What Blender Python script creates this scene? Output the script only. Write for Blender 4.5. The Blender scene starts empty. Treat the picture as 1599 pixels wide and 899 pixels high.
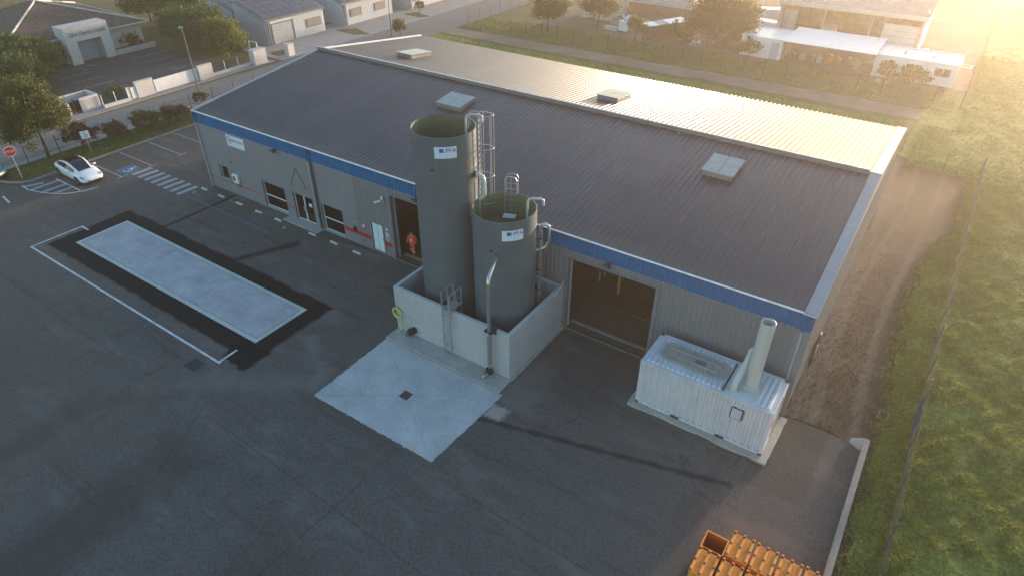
import bpy, bmesh, math, random
import numpy as np
from math import radians as R, sin, cos, pi, sqrt
from mathutils import Vector, Matrix

random.seed(7); RNG = np.random.default_rng(7)
sc = bpy.context.scene
COL = sc.collection

# ---------------------------------------------------------------- camera
cam = bpy.data.cameras.new('camera'); co = bpy.data.objects.new('camera', cam); COL.objects.link(co)
cam.sensor_width = 36.0; cam.lens = 36.0 * 1017.2 / 1599.0; cam.clip_start = 0.3; cam.clip_end = 3000
yaw, pitch, roll = -0.5904, -0.6142, 0.0034
fw = Vector((sin(yaw) * cos(pitch), cos(yaw) * cos(pitch), sin(pitch)))
rt = Vector((cos(yaw), -sin(yaw), 0)); up = rt.cross(fw)
r2 = rt * cos(roll) + up * sin(roll); u2 = -rt * sin(roll) + up * cos(roll)
co.matrix_world = Matrix.Translation((44.7315, -25.2033, 22.65)) @ Matrix((r2, u2, -fw)).transposed().to_4x4()
sc.camera = co

# ---------------------------------------------------------------- sky, sun, exposure
SUN_EL, SUN_AZ = 3.2, 12.0            # degrees; azimuth from +Y towards +X
w = bpy.data.worlds.new('World'); sc.world = w; w.use_nodes = True
nt = w.node_tree; sky = nt.nodes.new('ShaderNodeTexSky'); sky.sky_type = 'NISHITA'
sky.sun_disc = False; sky.sun_elevation = R(SUN_EL); sky.sun_rotation = R(SUN_AZ)
sky.air_density = 1.0; sky.dust_density = 1.0; sky.ozone_density = 2.1
bgn = nt.nodes['Background']; bgn.inputs['Strength'].default_value = 0.15
nt.links.new(sky.outputs[0], bgn.inputs['Color'])
sl = bpy.data.lights.new('sun', 'SUN'); so = bpy.data.objects.new('sun', sl); COL.objects.link(so)
sl.energy = 2.4; sl.angle = R(4.0); sl.color = (1.0, 0.79, 0.61)
sd = Vector((sin(R(SUN_AZ)) * cos(R(SUN_EL)), cos(R(SUN_AZ)) * cos(R(SUN_EL)), sin(R(SUN_EL))))
so.rotation_euler = sd.to_track_quat('Z', 'Y').to_euler(); so.location = (60, 120, 40)
sc.view_settings.view_transform = 'Standard'; sc.view_settings.look = 'None'
sc.view_settings.gamma = 1.0; sc.view_settings.use_curve_mapping = False
sc.view_settings.exposure = 2.65
sc.render.engine = 'CYCLES'
sc.cycles.use_denoising = True
sc.cycles.max_bounces = 6; sc.cycles.diffuse_bounces = 3; sc.cycles.glossy_bounces = 3
sc.cycles.transparent_max_bounces = 12; sc.cycles.volume_bounces = 1
sc.cycles.sample_clamp_indirect = 6.0

# ---------------------------------------------------------------- helpers
class MB:
    def __init__(s): s.v = []; s.f = []
    def add(s, vs, fs):
        b = len(s.v); s.v += [tuple(p) for p in vs]; s.f += [tuple(i + b for i in q) for q in fs]; return s
    def box(s, x0, x1, y0, y1, z0, z1):
        return s.add([(x0,y0,z0),(x1,y0,z0),(x1,y1,z0),(x0,y1,z0),(x0,y0,z1),(x1,y0,z1),(x1,y1,z1),(x0,y1,z1)],
                     [(3,2,1,0),(4,5,6,7),(0,1,5,4),(1,2,6,5),(2,3,7,6),(3,0,4,7)])
    def obox(s, c, size, rz=0.0, tilt=None):
        m = Matrix.Rotation(rz, 4, 'Z')
        if tilt: m = m @ Matrix.Rotation(tilt[0], 4, tilt[1])
        a, b, h = [q / 2 for q in size]; vs = []
        for z in (-h, h):
            for x, y in ((-a,-b),(a,-b),(a,b),(-a,b)): vs.append(Vector(c) + m @ Vector((x, y, z)))
        return s.add(vs, [(3,2,1,0),(4,5,6,7),(0,1,5,4),(1,2,6,5),(2,3,7,6),(3,0,4,7)])
    def quad(s, *p): return s.add(p, [tuple(range(len(p)))])
    def cyl(s, p0, p1, r0, r1=None, n=12, cap=True):
        r1 = r0 if r1 is None else r1; p0 = Vector(p0); p1 = Vector(p1); d = (p1 - p0).normalized()
        a = d.orthogonal().normalized(); b = d.cross(a); vs = []
        for p, r in ((p0, r0), (p1, r1)):
            for i in range(n):
                t = 2 * pi * i / n; vs.append(p + a * (r * cos(t)) + b * (r * sin(t)))
        fs = [(i, (i + 1) % n, n + (i + 1) % n, n + i) for i in range(n)]
        if cap: fs += [tuple(range(n - 1, -1, -1)), tuple(range(n, 2 * n))]
        return s.add(vs, fs)
    def tube(s, path, r, n=10, closed=False, cap=True):
        P = [Vector(p) for p in path]; k = len(P); rings = []; ref = None
        for i in range(k):
            if closed: d = (P[(i + 1) % k] - P[i - 1]).normalized()
            else: d = (P[min(i + 1, k - 1)] - P[max(i - 1, 0)]).normalized()
            if ref is None: ref = d.orthogonal().normalized()
            a = (ref - d * ref.dot(d)); a = a.normalized() if a.length > 1e-6 else d.orthogonal().normalized()
            ref = a; b = d.cross(a)
            rr = r[i] if isinstance(r, (list, tuple)) else r
            rings.append([P[i] + a * (rr * cos(2*pi*j/n)) + b * (rr * sin(2*pi*j/n)) for j in range(n)])
        vs = [q for g in rings for q in g]; fs = []
        for i in range(k if closed else k - 1):
            A = i * n; B = ((i + 1) % k) * n
            fs += [(A + j, A + (j + 1) % n, B + (j + 1) % n, B + j) for j in range(n)]
        if cap and not closed: fs += [tuple(range(n - 1, -1, -1)), tuple(range((k - 1) * n, k * n))]
        return s.add(vs, fs)
    def lathe(s, prof, c=(0, 0), n=48, closed=False):
        vs = []; m = len(prof)
        for i in range(n):
            t = 2 * pi * i / n
            for r, z in prof: vs.append((c[0] + r * cos(t), c[1] + r * sin(t), z))
        fs = []
        for i in range(n):
            A = i * m; B = ((i + 1) % n) * m
            for j in range(m if closed else m - 1):
                fs.append((A + j, B + j, B + (j + 1) % m, A + (j + 1) % m))
        return s.add(vs, fs)
    def prism(s, poly, z0, z1):
        n = len(poly); vs = [(p[0], p[1], z0) for p in poly] + [(p[0], p[1], z1) for p in poly]
        return s.add(vs, [tuple(range(n - 1, -1, -1)), tuple(range(n, 2 * n))] + [(i, (i + 1) % n, n + (i + 1) % n, n + i) for i in range(n)])
    def build(s, name, mat, parent=None, smooth=False, bevel=0, autos=None):
        L = wloc(parent) if parent else Vector((0, 0, 0))
        me = bpy.data.meshes.new(name); me.from_pydata([(a - L.x, b - L.y, c - L.z) for a, b, c in s.v], [], s.f)
        me.update()
        if smooth: me.shade_smooth() if hasattr(me, 'shade_smooth') else [setattr(p, 'use_smooth', True) for p in me.polygons]
        if smooth and autos is not None: me.set_sharp_from_angle(angle=R(autos))
        me.materials.append(M[mat] if isinstance(mat, str) else mat)
        o = bpy.data.objects.new(name, me); COL.objects.link(o)
        if parent: o.parent = parent
        if bevel:
            b = o.modifiers.new('bevel', 'BEVEL'); b.width = bevel; b.segments = 2; b.limit_method = 'ANGLE'
        return o

def wloc(o):
    L = Vector((0, 0, 0))
    while o is not None: L = L + Vector(o.location); o = o.parent
    return L
def tag(o, label=None, cat=None, group=None, kind=None):
    if label: o['label'] = label
    if cat: o['category'] = cat
    if group: o['group'] = group
    if kind: o['kind'] = kind
    return o
def empty(name, loc, label, cat, group=None):
    o = bpy.data.objects.new(name, None); o.location = loc; o.empty_display_size = 0.2; COL.objects.link(o)
    return tag(o, label, cat, group)
def dup(o, parent=None, loc=None):
    c = o.copy(); COL.objects.link(c); c.parent = parent
    if loc is not None: c.location = loc
    return c
def copy_tree(o, parent=None, loc=None):
    c = dup(o, parent, loc)
    for ch in o.children: copy_tree(ch, c)
    return c
def text(name, body, size, loc, rot, mat, parent=None, shear=0, extrude=0.003, align='LEFT', spacing=1.0, fit=None):
    cu = bpy.data.curves.new(name, 'FONT'); cu.body = body; cu.size = size; cu.shear = shear; cu.extrude = extrude
    cu.align_x = align; cu.space_character = spacing; cu.resolution_u = 3
    cu.materials.append(M[mat]); o = bpy.data.objects.new(name, cu); COL.objects.link(o)
    L = wloc(parent) if parent else Vector((0, 0, 0))
    bpy.context.view_layer.update(); me = bpy.data.meshes.new_from_object(o.evaluated_get(bpy.context.evaluated_depsgraph_get()))
    bpy.data.objects.remove(o); bpy.data.curves.remove(cu); me.name = name; o = bpy.data.objects.new(name, me); COL.objects.link(o)
    if fit:
        w_ = max(v.co.x for v in me.vertices) - min(v.co.x for v in me.vertices); o.scale = (fit / w_, 1, 1)
    o.location = Vector(loc) - L; o.rotation_euler = rot; o.parent = parent
    return o
ORD = ['first','second','third','fourth','fifth','sixth','seventh','eighth','ninth','tenth']

# ---------------------------------------------------------------- materials
M = {}
def nodes(name):
    m = bpy.data.materials.new(name); m.use_nodes = True; M[name] = m
    return m, m.node_tree, m.node_tree.nodes['Principled BSDF']
def N(t, typ, **k):
    n = t.nodes.new(typ)
    for a, b in k.items():
        if a.startswith('i_'): n.inputs[a[2:].replace('_', ' ')].default_value = b
        else: setattr(n, a, b)
    return n
def mth(t, op, a, b=None, clamp=False):
    n = t.nodes.new('ShaderNodeMath'); n.operation = op; n.use_clamp = clamp
    for i, q in enumerate((a, b)):
        if q is None: continue
        if isinstance(q, (int, float)): n.inputs[i].default_value = q
        else: t.links.new(q, n.inputs[i])
    return n.outputs[0]
def noise(t, pos, scale, detail=4, rough=0.55, stretch=None):
    n = N(t, 'ShaderNodeTexNoise'); n.inputs['Scale'].default_value = scale; n.inputs['Detail'].default_value = detail; n.inputs['Roughness'].default_value = rough
    if stretch:
        mp = N(t, 'ShaderNodeMapping'); mp.inputs['Scale'].default_value = stretch; t.links.new(pos, mp.inputs['Vector']); pos = mp.outputs[0]
    t.links.new(pos, n.inputs['Vector']); return n.outputs['Fac']
def ramp(t, fac, stops):
    n = N(t, 'ShaderNodeValToRGB'); e = n.color_ramp.elements
    while len(e) < len(stops): e.new(0.5)
    for q, (p, c) in zip(e, stops): q.position = p; q.color = (*c, 1) if len(c) == 3 else c
    t.links.new(fac, n.inputs['Fac']); return n.outputs['Color']
def mix(t, fac, a, b, typ='MIX'):
    n = N(t, 'ShaderNodeMix', data_type='RGBA', blend_type=typ)
    if isinstance(fac, (int, float)): n.inputs[0].default_value = fac
    else: t.links.new(fac, n.inputs[0])
    for i, q in ((6, a), (7, b)):
        if isinstance(q, tuple): n.inputs[i].default_value = (*q, 1)
        else: t.links.new(q, n.inputs[i])
    return n.outputs[2]
def bump(t, p, h, strength, dist):
    n = N(t, 'ShaderNodeBump'); n.inputs['Strength'].default_value = strength; n.inputs['Distance'].default_value = dist
    t.links.new(h, n.inputs['Height']); t.links.new(n.outputs[0], p.inputs['Normal'])
def pos(t): return N(t, 'ShaderNodeNewGeometry').outputs['Position']
def pm(name, c, rough=0.6, metal=0.0, var=0.18, scale=1.5, streak=0.0, bmp=0.0, bscale=40, spec=None, fine=0.0, coat=0):
    """painted or plain surface with uneven tone, faint vertical streaks and fine relief"""
    m, t, p = nodes(name); g = pos(t)
    f = noise(t, g, scale, 5, 0.6)
    lo = tuple(q * (1 - var) for q in c); hi = tuple(min(1, q * (1 + var)) for q in c)
    colr = ramp(t, f, [(0.3, lo), (0.7, hi)])
    if fine: colr = mix(t, fine, colr, ramp(t, noise(t, g, 60, 2), [(0.35, tuple(q * .5 for q in c)), (0.65, tuple(min(1, q * 1.5) for q in c))]))
    if streak:
        s = noise(t, g, 1.0, 4, 0.7, stretch=(7, 7, 0.35))
        colr = mix(t, mth(t, 'MULTIPLY', ramp_f(t, s, 0.5, 0.75), streak), colr, tuple(q * .55 for q in c))
    t.links.new(colr, p.inputs['Base Color'])
    p.inputs['Roughness'].default_value = rough; p.inputs['Metallic'].default_value = metal
    if spec is not None: p.inputs['Specular IOR Level'].default_value = spec
    if coat: p.inputs['Coat Weight'].default_value = coat; p.inputs['Coat Roughness'].default_value = 0.08
    if bmp: bump(t, p, noise(t, g, bscale, 3), bmp, 0.01)
    return m
def ramp_f(t, v, a, b):
    n = N(t, 'ShaderNodeMapRange', interpolation_type='SMOOTHSTEP'); n.inputs['From Min'].default_value = a; n.inputs['From Max'].default_value = b
    t.links.new(v, n.inputs['Value']); return n.outputs[0]
def sepxyz(t, g):
    n = N(t, 'ShaderNodeSeparateXYZ'); t.links.new(g, n.inputs[0]); return n.outputs
def boxmask(t, X, Y, x0, x1, y0, y1, soft, wob=None, amp=0.0):
    cx, cy, hx, hy = (x0 + x1) / 2, (y0 + y1) / 2, (x1 - x0) / 2, (y1 - y0) / 2
    dx = mth(t, 'SUBTRACT', mth(t, 'ABSOLUTE', mth(t, 'SUBTRACT', X, cx)), hx)
    dy = mth(t, 'SUBTRACT', mth(t, 'ABSOLUTE', mth(t, 'SUBTRACT', Y, cy)), hy)
    d = mth(t, 'MAXIMUM', dx, dy)
    if wob is not None: d = mth(t, 'ADD', d, mth(t, 'MULTIPLY', mth(t, 'SUBTRACT', wob, 0.5), amp))
    return ramp_f(t, mth(t, 'MULTIPLY', d, -1), -soft, soft)
def linemask(t, X, Y, p0, p1, hw, soft, wob=None, amp=0.0):
    """band of half width hw along the segment p0-p1"""
    dx, dy = p1[0] - p0[0], p1[1] - p0[1]; L = sqrt(dx * dx + dy * dy); dx /= L; dy /= L
    ax = mth(t, 'SUBTRACT', X, p0[0]); ay = mth(t, 'SUBTRACT', Y, p0[1])
    u = mth(t, 'ADD', mth(t, 'MULTIPLY', ax, dx), mth(t, 'MULTIPLY', ay, dy))
    v = mth(t, 'SUBTRACT', mth(t, 'MULTIPLY', ax, -dy), mth(t, 'MULTIPLY', ay, -dx))
    return boxmask(t, u, v, 0, L, -hw, hw, soft, wob, amp)

def asphalt(name, base, yard=False):
    m, t, p = nodes(name); g = pos(t); X, Y, Z_ = sepxyz(t, g)
    big = noise(t, g, 0.16, 5, 0.6); mid = noise(t, g, 1.3, 5, 0.65); fine = noise(t, g, 28, 3, 0.7); agg = noise(t, g, 7.5, 4, .8)
    c = ramp(t, big, [(0.3, tuple(q * .72 for q in base)), (0.5, base), (0.7, (base[0] * 1.34, base[1] * 1.28, base[2] * 1.2))])
    c = mix(t, 0.4, c, ramp(t, mid, [(0.38, tuple(q * .5 for q in base)), (0.62, tuple(q * 1.5 for q in base))]))
    c = mix(t, 0.5, c, ramp(t, agg, [(0.40, tuple(q * .35 for q in base)), (0.60, tuple(q * 1.75 for q in base))]))
    c = mix(t, 0.35, c, ramp(t, fine, [(0.4, tuple(q * .3 for q in base)), (0.6, tuple(q * 1.9 for q in base))]))
    wob = noise(t, g, 1.1, 4, 0.6); wob2 = noise(t, g, 5.0, 3, 0.6)
    if yard:
        light = tuple(q * 1.75 for q in base); dark = tuple(q * .5 for q in base); tar = (0.008, 0.008, 0.009)
        def st(msk, k, col):
            nonlocal c
            c = mix(t, mth(t, 'MULTIPLY', msk, k), c, col)
        # tyre-polished tracks sweeping across the yard, pale worn bands and oil drips
        tr1 = noise(t, g, 1.0, 3, .6, stretch=(.10, .9, 1)); tr2 = noise(t, g, 1.0, 3, .6, stretch=(.75, .09, 1))
        st(ramp_f(t, tr1, .56, .68), .38, dark); st(ramp_f(t, tr2, .58, .7), .32, dark)
        st(ramp_f(t, noise(t, g, .55, 4, .7, stretch=(.35, 1, 1)), .52, .68), .6, (base[0] * 1.65, base[1] * 1.6, base[2] * 1.55))
        oil = N(t, 'ShaderNodeTexVoronoi'); oil.inputs['Scale'].default_value = .45; t.links.new(g, oil.inputs['Vector'])
        st(mth(t, 'MULTIPLY', mth(t, 'SUBTRACT', 1.0, ramp_f(t, mth(t, 'ADD', oil.outputs['Distance'], mth(t, 'MULTIPLY', mid, .12)), .09, .16)), ramp_f(t, big, .48, .55)), .55, tuple(q * .35 for q in base))
        # worn lighter lanes, soft-edged darker streaks and patches, resurfaced corner, sediment
        st(linemask(t, X, Y, (20.3, -8.6), (23.6, -10.6), .3, .5, wob, 1.3), .75, light)
        st(linemask(t, X, Y, (23.4, -10.9), (17.6, -14.6), .45, .7, wob, 1.6), .6, light)
        st(boxmask(t, X, Y, 31.2, 33.4, -6.9, -3.0, .6, wob, 2.4), .6, light)
        st(boxmask(t, X, Y, 31.5, 32.4, -7.9, -7.0, .15, wob2, .7), .75, tuple(q * 4 for q in base))
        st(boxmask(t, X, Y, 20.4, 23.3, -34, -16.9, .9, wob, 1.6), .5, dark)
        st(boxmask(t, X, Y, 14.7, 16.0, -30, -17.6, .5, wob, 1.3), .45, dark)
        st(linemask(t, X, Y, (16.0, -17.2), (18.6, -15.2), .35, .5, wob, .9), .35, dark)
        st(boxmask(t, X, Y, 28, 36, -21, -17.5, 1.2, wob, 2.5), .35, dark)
        st(boxmask(t, X, Y, 42.8, 45.35, -4.8, 0.0, .12, wob2, .25), .42, dark)
        st(boxmask(t, X, Y, 32.5, 36.2, -5.0, -.2, .7, wob, 1.4), .4, dark)
        # dusty brown sweep at the entrance, paving lane joints, scuffs
        st(boxmask(t, X, Y, -26, 7, -24, -9.5, 5.0, wob, 4.0), .40, (base[0] * 1.5, base[1] * 1.38, base[2] * 1.2))
        st(boxmask(t, X, Y, 10, 19, -26, -15.5, 3.0, wob, 4.0), .30, (base[0] * 1.35, base[1] * 1.3, base[2] * 1.15))
        st(boxmask(t, X, Y, 36, 47, -12, -3, 2.0, wob, 3.0), .25, (base[0] * 1.4, base[1] * 1.25, base[2] * 1.15))
        for ja, jb in (((20.6, -15.2), (46, -16.1)), ((-8, -15.0), (14, -15.3)), ((29, -30), (29.6, -12.2)), ((33.4, -12), (46.4, -12.3))):
            st(linemask(t, X, Y, ja, jb, .018, .012, wob2, .10), .6, tuple(q * .3 for q in base))
        # trench reinstatements
        st(linemask(t, X, Y, (31.5, -8.2), (42.6, -5.3), .13, .12, wob, .4), .62, tar)
        st(linemask(t, X, Y, (2.8, -6.5), (2.9, -.3), .16, .10, wob2, .3), .8, tar)
        st(linemask(t, X, Y, (10.1, -6.6), (12.2, -2.2), .28, .22, wob, .5), .7, tar)
        # fresh black surround of the weighbridge
        st(boxmask(t, X, Y, -1.5, 19.45, -11.65, -5.95, .14, wob, .55), .96, tar)
        st(boxmask(t, X, Y, 17.6, 19.6, -12.2, -10.6, .12, wob, .9), .96, tar)
        # hairline cracks
        vo = N(t, 'ShaderNodeTexVoronoi', feature='DISTANCE_TO_EDGE'); vo.inputs['Scale'].default_value = .11
        dn = N(t, 'ShaderNodeVectorMath', operation='ADD'); nn = N(t, 'ShaderNodeTexNoise'); nn.inputs['Scale'].default_value = .8; nn.inputs['Detail'].default_value = 5
        t.links.new(g, nn.inputs['Vector']); t.links.new(g, dn.inputs[0]); t.links.new(nn.outputs['Color'], dn.inputs[1]); t.links.new(dn.outputs[0], vo.inputs['Vector'])
        crk = mth(t, 'MULTIPLY', mth(t, 'LESS_THAN', vo.outputs[0], .0035), ramp_f(t, noise(t, g, .25, 2), .48, .56))
        st(crk, .3, tuple(q * .3 for q in base))
        spots = mth(t, 'GREATER_THAN', noise(t, g, 1.9, 2, .4), .77)
        st(spots, .5, dark)
    t.links.new(c, p.inputs['Base Color']); p.inputs['Roughness'].default_value = .88; p.inputs['Specular IOR Level'].default_value = .16
    bump(t, p, fine, .5, .012)
    return m

def concrete(name, base, stain=.35, scale=.8):
    m, t, p = nodes(name); g = pos(t)
    a = noise(t, g, scale, 6, .62); b = noise(t, g, 7, 5, .7); f = noise(t, g, 45, 3)
    c = ramp(t, a, [(.3, tuple(q * (1 - stain) for q in base)), (.65, tuple(q * 1.12 for q in base))])
    c = mix(t, mth(t, 'MULTIPLY', ramp_f(t, noise(t, g, 1.0, 4, .65, stretch=(.25, 1.6, 1)), .55, .75), .4), c, tuple(q * .6 for q in base))
    c = mix(t, .42, c, ramp(t, b, [(.3, tuple(q * .7 for q in base)), (.7, tuple(min(1, q * 1.25) for q in base))]))
    s = noise(t, g, 1.0, 4, .7, stretch=(3, 3, .3))
    c = mix(t, mth(t, 'MULTIPLY', ramp_f(t, s, .52, .8), .35), c, tuple(q * .6 for q in base))
    t.links.new(c, p.inputs['Base Color']); p.inputs['Roughness'].default_value = .85
    bump(t, p, f, .25, .01); return m

def ground_mat(name, cols, scale, fine=14, bstr=.8, bdist=.05):
    m, t, p = nodes(name); g = pos(t)
    a = noise(t, g, scale, 6, .65); b = noise(t, g, fine, 4, .7)
    c = ramp(t, a, [(.36, cols[0]), (.5, cols[1]), (.64, cols[2])])
    c = mix(t, .5, c, ramp(t, b, [(.4, tuple(q * .45 for q in cols[1])), (.6, tuple(q * 1.6 for q in cols[1]))]))
    t.links.new(c, p.inputs['Base Color']); p.inputs['Roughness'].default_value = .95; p.inputs['Specular IOR Level'].default_value = .15
    bump(t, p, b, bstr, bdist); return m

def gravel_tracks():
    m = M['gravel']; t = m.node_tree; p = t.nodes['Principled BSDF']; src = p.inputs['Base Color'].links[0].from_socket
    g = pos(t); X, Y, Z_ = sepxyz(t, g); wv = mth(t, 'ADD', X, mth(t, 'MULTIPLY', mth(t, 'SINE', mth(t, 'MULTIPLY', Y, .16)), .45))
    wob = noise(t, g, 1.6, 4, .65); c = src
    for x in (44.55, 46.35): c = mix(t, mth(t, 'MULTIPLY', boxmask(t, wv, Y, x - .22, x + .22, -5, 60, .16, wob, .5), .55), c, (.19, .155, .12))
    c = mix(t, mth(t, 'MULTIPLY', boxmask(t, X, Y, 43.2, 44.0, -1, 40, .25, wob, .9), .45), c, (.17, .155, .135))
    c = mix(t, mth(t, 'MULTIPLY', boxmask(t, X, Y, 40, 50, 22, 40, 2.5, wob, 3.0), .5), c, (.135, .075, .040))
    t.links.new(c, p.inputs['Base Color'])
def leaf_mat(name, a, b, c, scale=.9):
    m, t, p = nodes(name); g = pos(t)
    f = noise(t, g, scale, 3, .6); f2 = noise(t, g, 9, 2, .5)
    colr = mix(t, .45, ramp(t, f, [(.32, a), (.5, b), (.7, c)]), ramp(t, f2, [(.3, a), (.55, b), (.75, c)]))
    t.links.new(colr, p.inputs['Base Color']); p.inputs['Roughness'].default_value = .65; p.inputs['Specular IOR Level'].default_value = .25
    tr = N(t, 'ShaderNodeBsdfTranslucent'); t.links.new(colr, tr.inputs['Color'])
    mx = N(t, 'ShaderNodeMixShader'); mx.inputs[0].default_value = .35
    t.links.new(p.outputs[0], mx.inputs[1]); t.links.new(tr.outputs[0], mx.inputs[2])
    t.links.new(mx.outputs[0], t.nodes['Material Output'].inputs['Surface']); return m

def glass_mat(name, tint=(.9, .95, .92), through=.75):
    m, t, p = nodes(name)
    gl = N(t, 'ShaderNodeBsdfGlossy'); gl.inputs['Roughness'].default_value = .03
    tr = N(t, 'ShaderNodeBsdfTransparent'); tr.inputs['Color'].default_value = (*[q * through for q in tint], 1)
    fr = N(t, 'ShaderNodeFresnel'); fr.inputs['IOR'].default_value = 1.5
    mx = N(t, 'ShaderNodeMixShader'); t.links.new(mth(t, 'ADD', fr.outputs[0], .04), mx.inputs[0])
    t.links.new(tr.outputs[0], mx.inputs[1]); t.links.new(gl.outputs[0], mx.inputs[2])
    t.links.new(mx.outputs[0], t.nodes['Material Output'].inputs['Surface']); return m

def roof_mat(name, c):
    """coated steel sheet: dust runs down the slope, darker lap rows, screw rows"""
    m, t, p = nodes(name); g = pos(t); X, Y, Z_ = sepxyz(t, g)
    a = noise(t, g, .35, 5, .65); runs = noise(t, g, 1.0, 4, .7, stretch=(2.6, .12, 1)); spot = noise(t, g, 9, 3, .7)
    col_ = ramp(t, a, [(.3, tuple(q * .75 for q in c)), (.7, tuple(q * 1.3 for q in c))])
    col_ = mix(t, mth(t, 'MULTIPLY', ramp_f(t, runs, .5, .72), .3), col_, (c[0] * 2.1, c[1] * 1.9, c[2] * 1.65))
    col_ = mix(t, mth(t, 'MULTIPLY', ramp_f(t, spot, .6, .8), .35), col_, tuple(q * .5 for q in c))
    eave = mth(t, 'MULTIPLY', ramp_f(t, mth(t, 'ADD', mth(t, 'MULTIPLY', Y, -1), mth(t, 'MULTIPLY', runs, 1.6)), -.6, .9), .5)
    col_ = mix(t, eave, col_, (.10, .085, .06))
    oi = N(t, 'ShaderNodeObjectInfo').outputs['Random']; col_ = mix(t, mth(t, 'MULTIPLY', ramp_f(t, oi, .45, 1.0), .35), col_, tuple(q * 1.7 for q in c))
    row = mth(t, 'LESS_THAN', mth(t, 'ABSOLUTE', mth(t, 'SUBTRACT', mth(t, 'FRACT', mth(t, 'DIVIDE', Y, 1.5)), .5)), .012)
    scr_ = mth(t, 'LESS_THAN', mth(t, 'FRACT', mth(t, 'DIVIDE', X, .33)), .12)
    col_ = mix(t, mth(t, 'MULTIPLY', mth(t, 'MULTIPLY', row, scr_), .8), col_, (.2, .19, .18))
    t.links.new(col_, p.inputs['Base Color']); p.inputs['Specular IOR Level'].default_value = .42
    p.inputs['Roughness'].default_value = .29
    return m

def tile_mat(name):
    m, t, p = nodes(name); g = pos(t); X, Y, Z_ = sepxyz(t, g)
    wv = mth(t, 'SINE', mth(t, 'MULTIPLY', Y, 2 * pi / .30)); ro = mth(t, 'FRACT', mth(t, 'MULTIPLY', X, 1 / .36))
    f = noise(t, g, 2.5, 5, .7)
    c = ramp(t, f, [(.35, (.05, .031, .025)), (.5, (.085, .054, .044)), (.65, (.13, .088, .07))])
    c = mix(t, mth(t, 'MULTIPLY', ramp_f(t, ro, .78, 1.0), .6), c, (.05, .035, .03))
    t.links.new(c, p.inputs['Base Color']); p.inputs['Roughness'].default_value = .9
    bump(t, p, mth(t, 'ADD', wv, ro), .9, .03); return m

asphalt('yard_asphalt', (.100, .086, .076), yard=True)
asphalt('lot_asphalt', (.066, .060, .057)); asphalt('street_asphalt', (.165, .155, .145))
concrete('pad_concrete', (.44, .43, .415), .40, .6); concrete('bund_concrete', (.40, .40, .395), .18, .5)
concrete('apron_concrete', (.34, .33, .30), .3); concrete('kerb_concrete', (.27, .245, .21), .35)
concrete('slab_concrete', (.40, .37, .31), .3); concrete('drive_concrete', (.27, .25, .235), .2)
concrete('deck_concrete', (.40, .385, .385), .42, .6); concrete('lid_concrete', (.36, .40, .42), .2); concrete('rim_concrete', (.44, .44, .40), .2)
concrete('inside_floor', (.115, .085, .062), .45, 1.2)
ground_mat('terrain_soil', ((.075, .075, .03), (.105, .10, .04), (.16, .135, .07)), .12)
ground_mat('gravel', ((.052, .035, .024), (.086, .062, .044), (.15, .114, .084)), .6, 22, 1.0, .06)
ground_mat('dirt_track', ((.14, .105, .075), (.20, .155, .115), (.27, .22, .17)), .3, 8)
ground_mat('verge', ((.055, .055, .022), (.085, .075, .032), (.13, .095, .05)), .5)
ground_mat('meadow', ((.085, .118, .022), (.145, .178, .036), (.235, .235, .068)), .8, 5, .9, .08)
ground_mat('scrap_yard', ((.10, .08, .055), (.15, .12, .085), (.21, .175, .13)), .25)
gravel_tracks()
pm('facade_grey', (.195, .20, .21), .5, 0, .06, .6, streak=.10)
pm('cladding', (.19, .19, .195), .42, .0, .08, .8, streak=.12)
pm('facade_blue', (.002, .125, .285), .5, 0, .14, 1.2, streak=.25, spec=.12)
roof_mat('roof_steel', (.038, .032, .039))
pm('roof_steel_lap', (.060, .056, .058), .36, .0, .16, .5, spec=.75)
pm('trim_white', (.68, .69, .69), .4); pm('trim_pale', (.34, .36, .38), .45, var=.1)
pm('trim_verge', (.26, .27, .285), .5, var=.12, streak=.1); pm('trim_dark', (.05, .052, .055), .5); pm('trim_grey', (.17, .175, .18), .45)
pm('ridge_grey', (.16, .165, .165), .4)
pm('skylight_dome', (.27, .29, .27), .35, var=.12, scale=3); pm('skylight_kerb', (.18, .19, .185), .5)
pm('red_paint', (.42, .022, .018), .5, var=.1); pm('white_paint', (.52, .52, .50), .7, var=.28, scale=2.5)
pm('worn_white', (.30, .30, .29), .8, var=.4, scale=3.0, fine=.3); pm('blue_paint', (.05, .13, .22), .8, var=.35, scale=3)
pm('tank_grey', (.093, .116, .127), .45, var=.10, scale=.7, streak=.4); pm('tank_inside', (.13, .135, .07), .6, var=.15, streak=.3)
pm('plate_white', (.62, .68, .74), .5, var=.04); pm('logo_blue', (.012, .05, .30), .5); pm('letter_dark', (.03, .06, .08), .6)
pm('letter_grey', (.09, .10, .11), .6)
pm('galv', (.42, .43, .43), .4, .6, .12, 6); pm('stainless', (.55, .55, .55), .28, .9, .08, 3); pm('pipe_pale', (.46, .48, .45), .4, .0, .1, 4)
pm('cast_dark', (.035, .037, .04), .5, .3); pm('rusty', (.085, .05, .035), .8, var=.3, scale=6)
pm('container_white', (.56, .56, .56), .45, .0, .10, 1.1, streak=.5); pm('stack_cream', (.47, .475, .43), .45, var=.06, scale=1.2, streak=.15)
pm('hood_green', (.34, .325, .27), .5, var=.1, scale=2); pm('black_rubber', (.012, .012, .013), .6)
pm('car_white', (.78, .78, .79), .25, var=.02, coat=1.0); pm('car_glass', (.006, .007, .009), .05, var=.05, coat=.5)
pm('lamp_clear', (.20, .21, .23), .1); pm('plastic_dark', (.02, .021, .023), .45)
pm('alloy', (.16, .165, .17), .35, .8); pm('sign_red', (.50, .02, .02), .45); pm('sign_white', (.72, .73, .74), .45)
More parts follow.
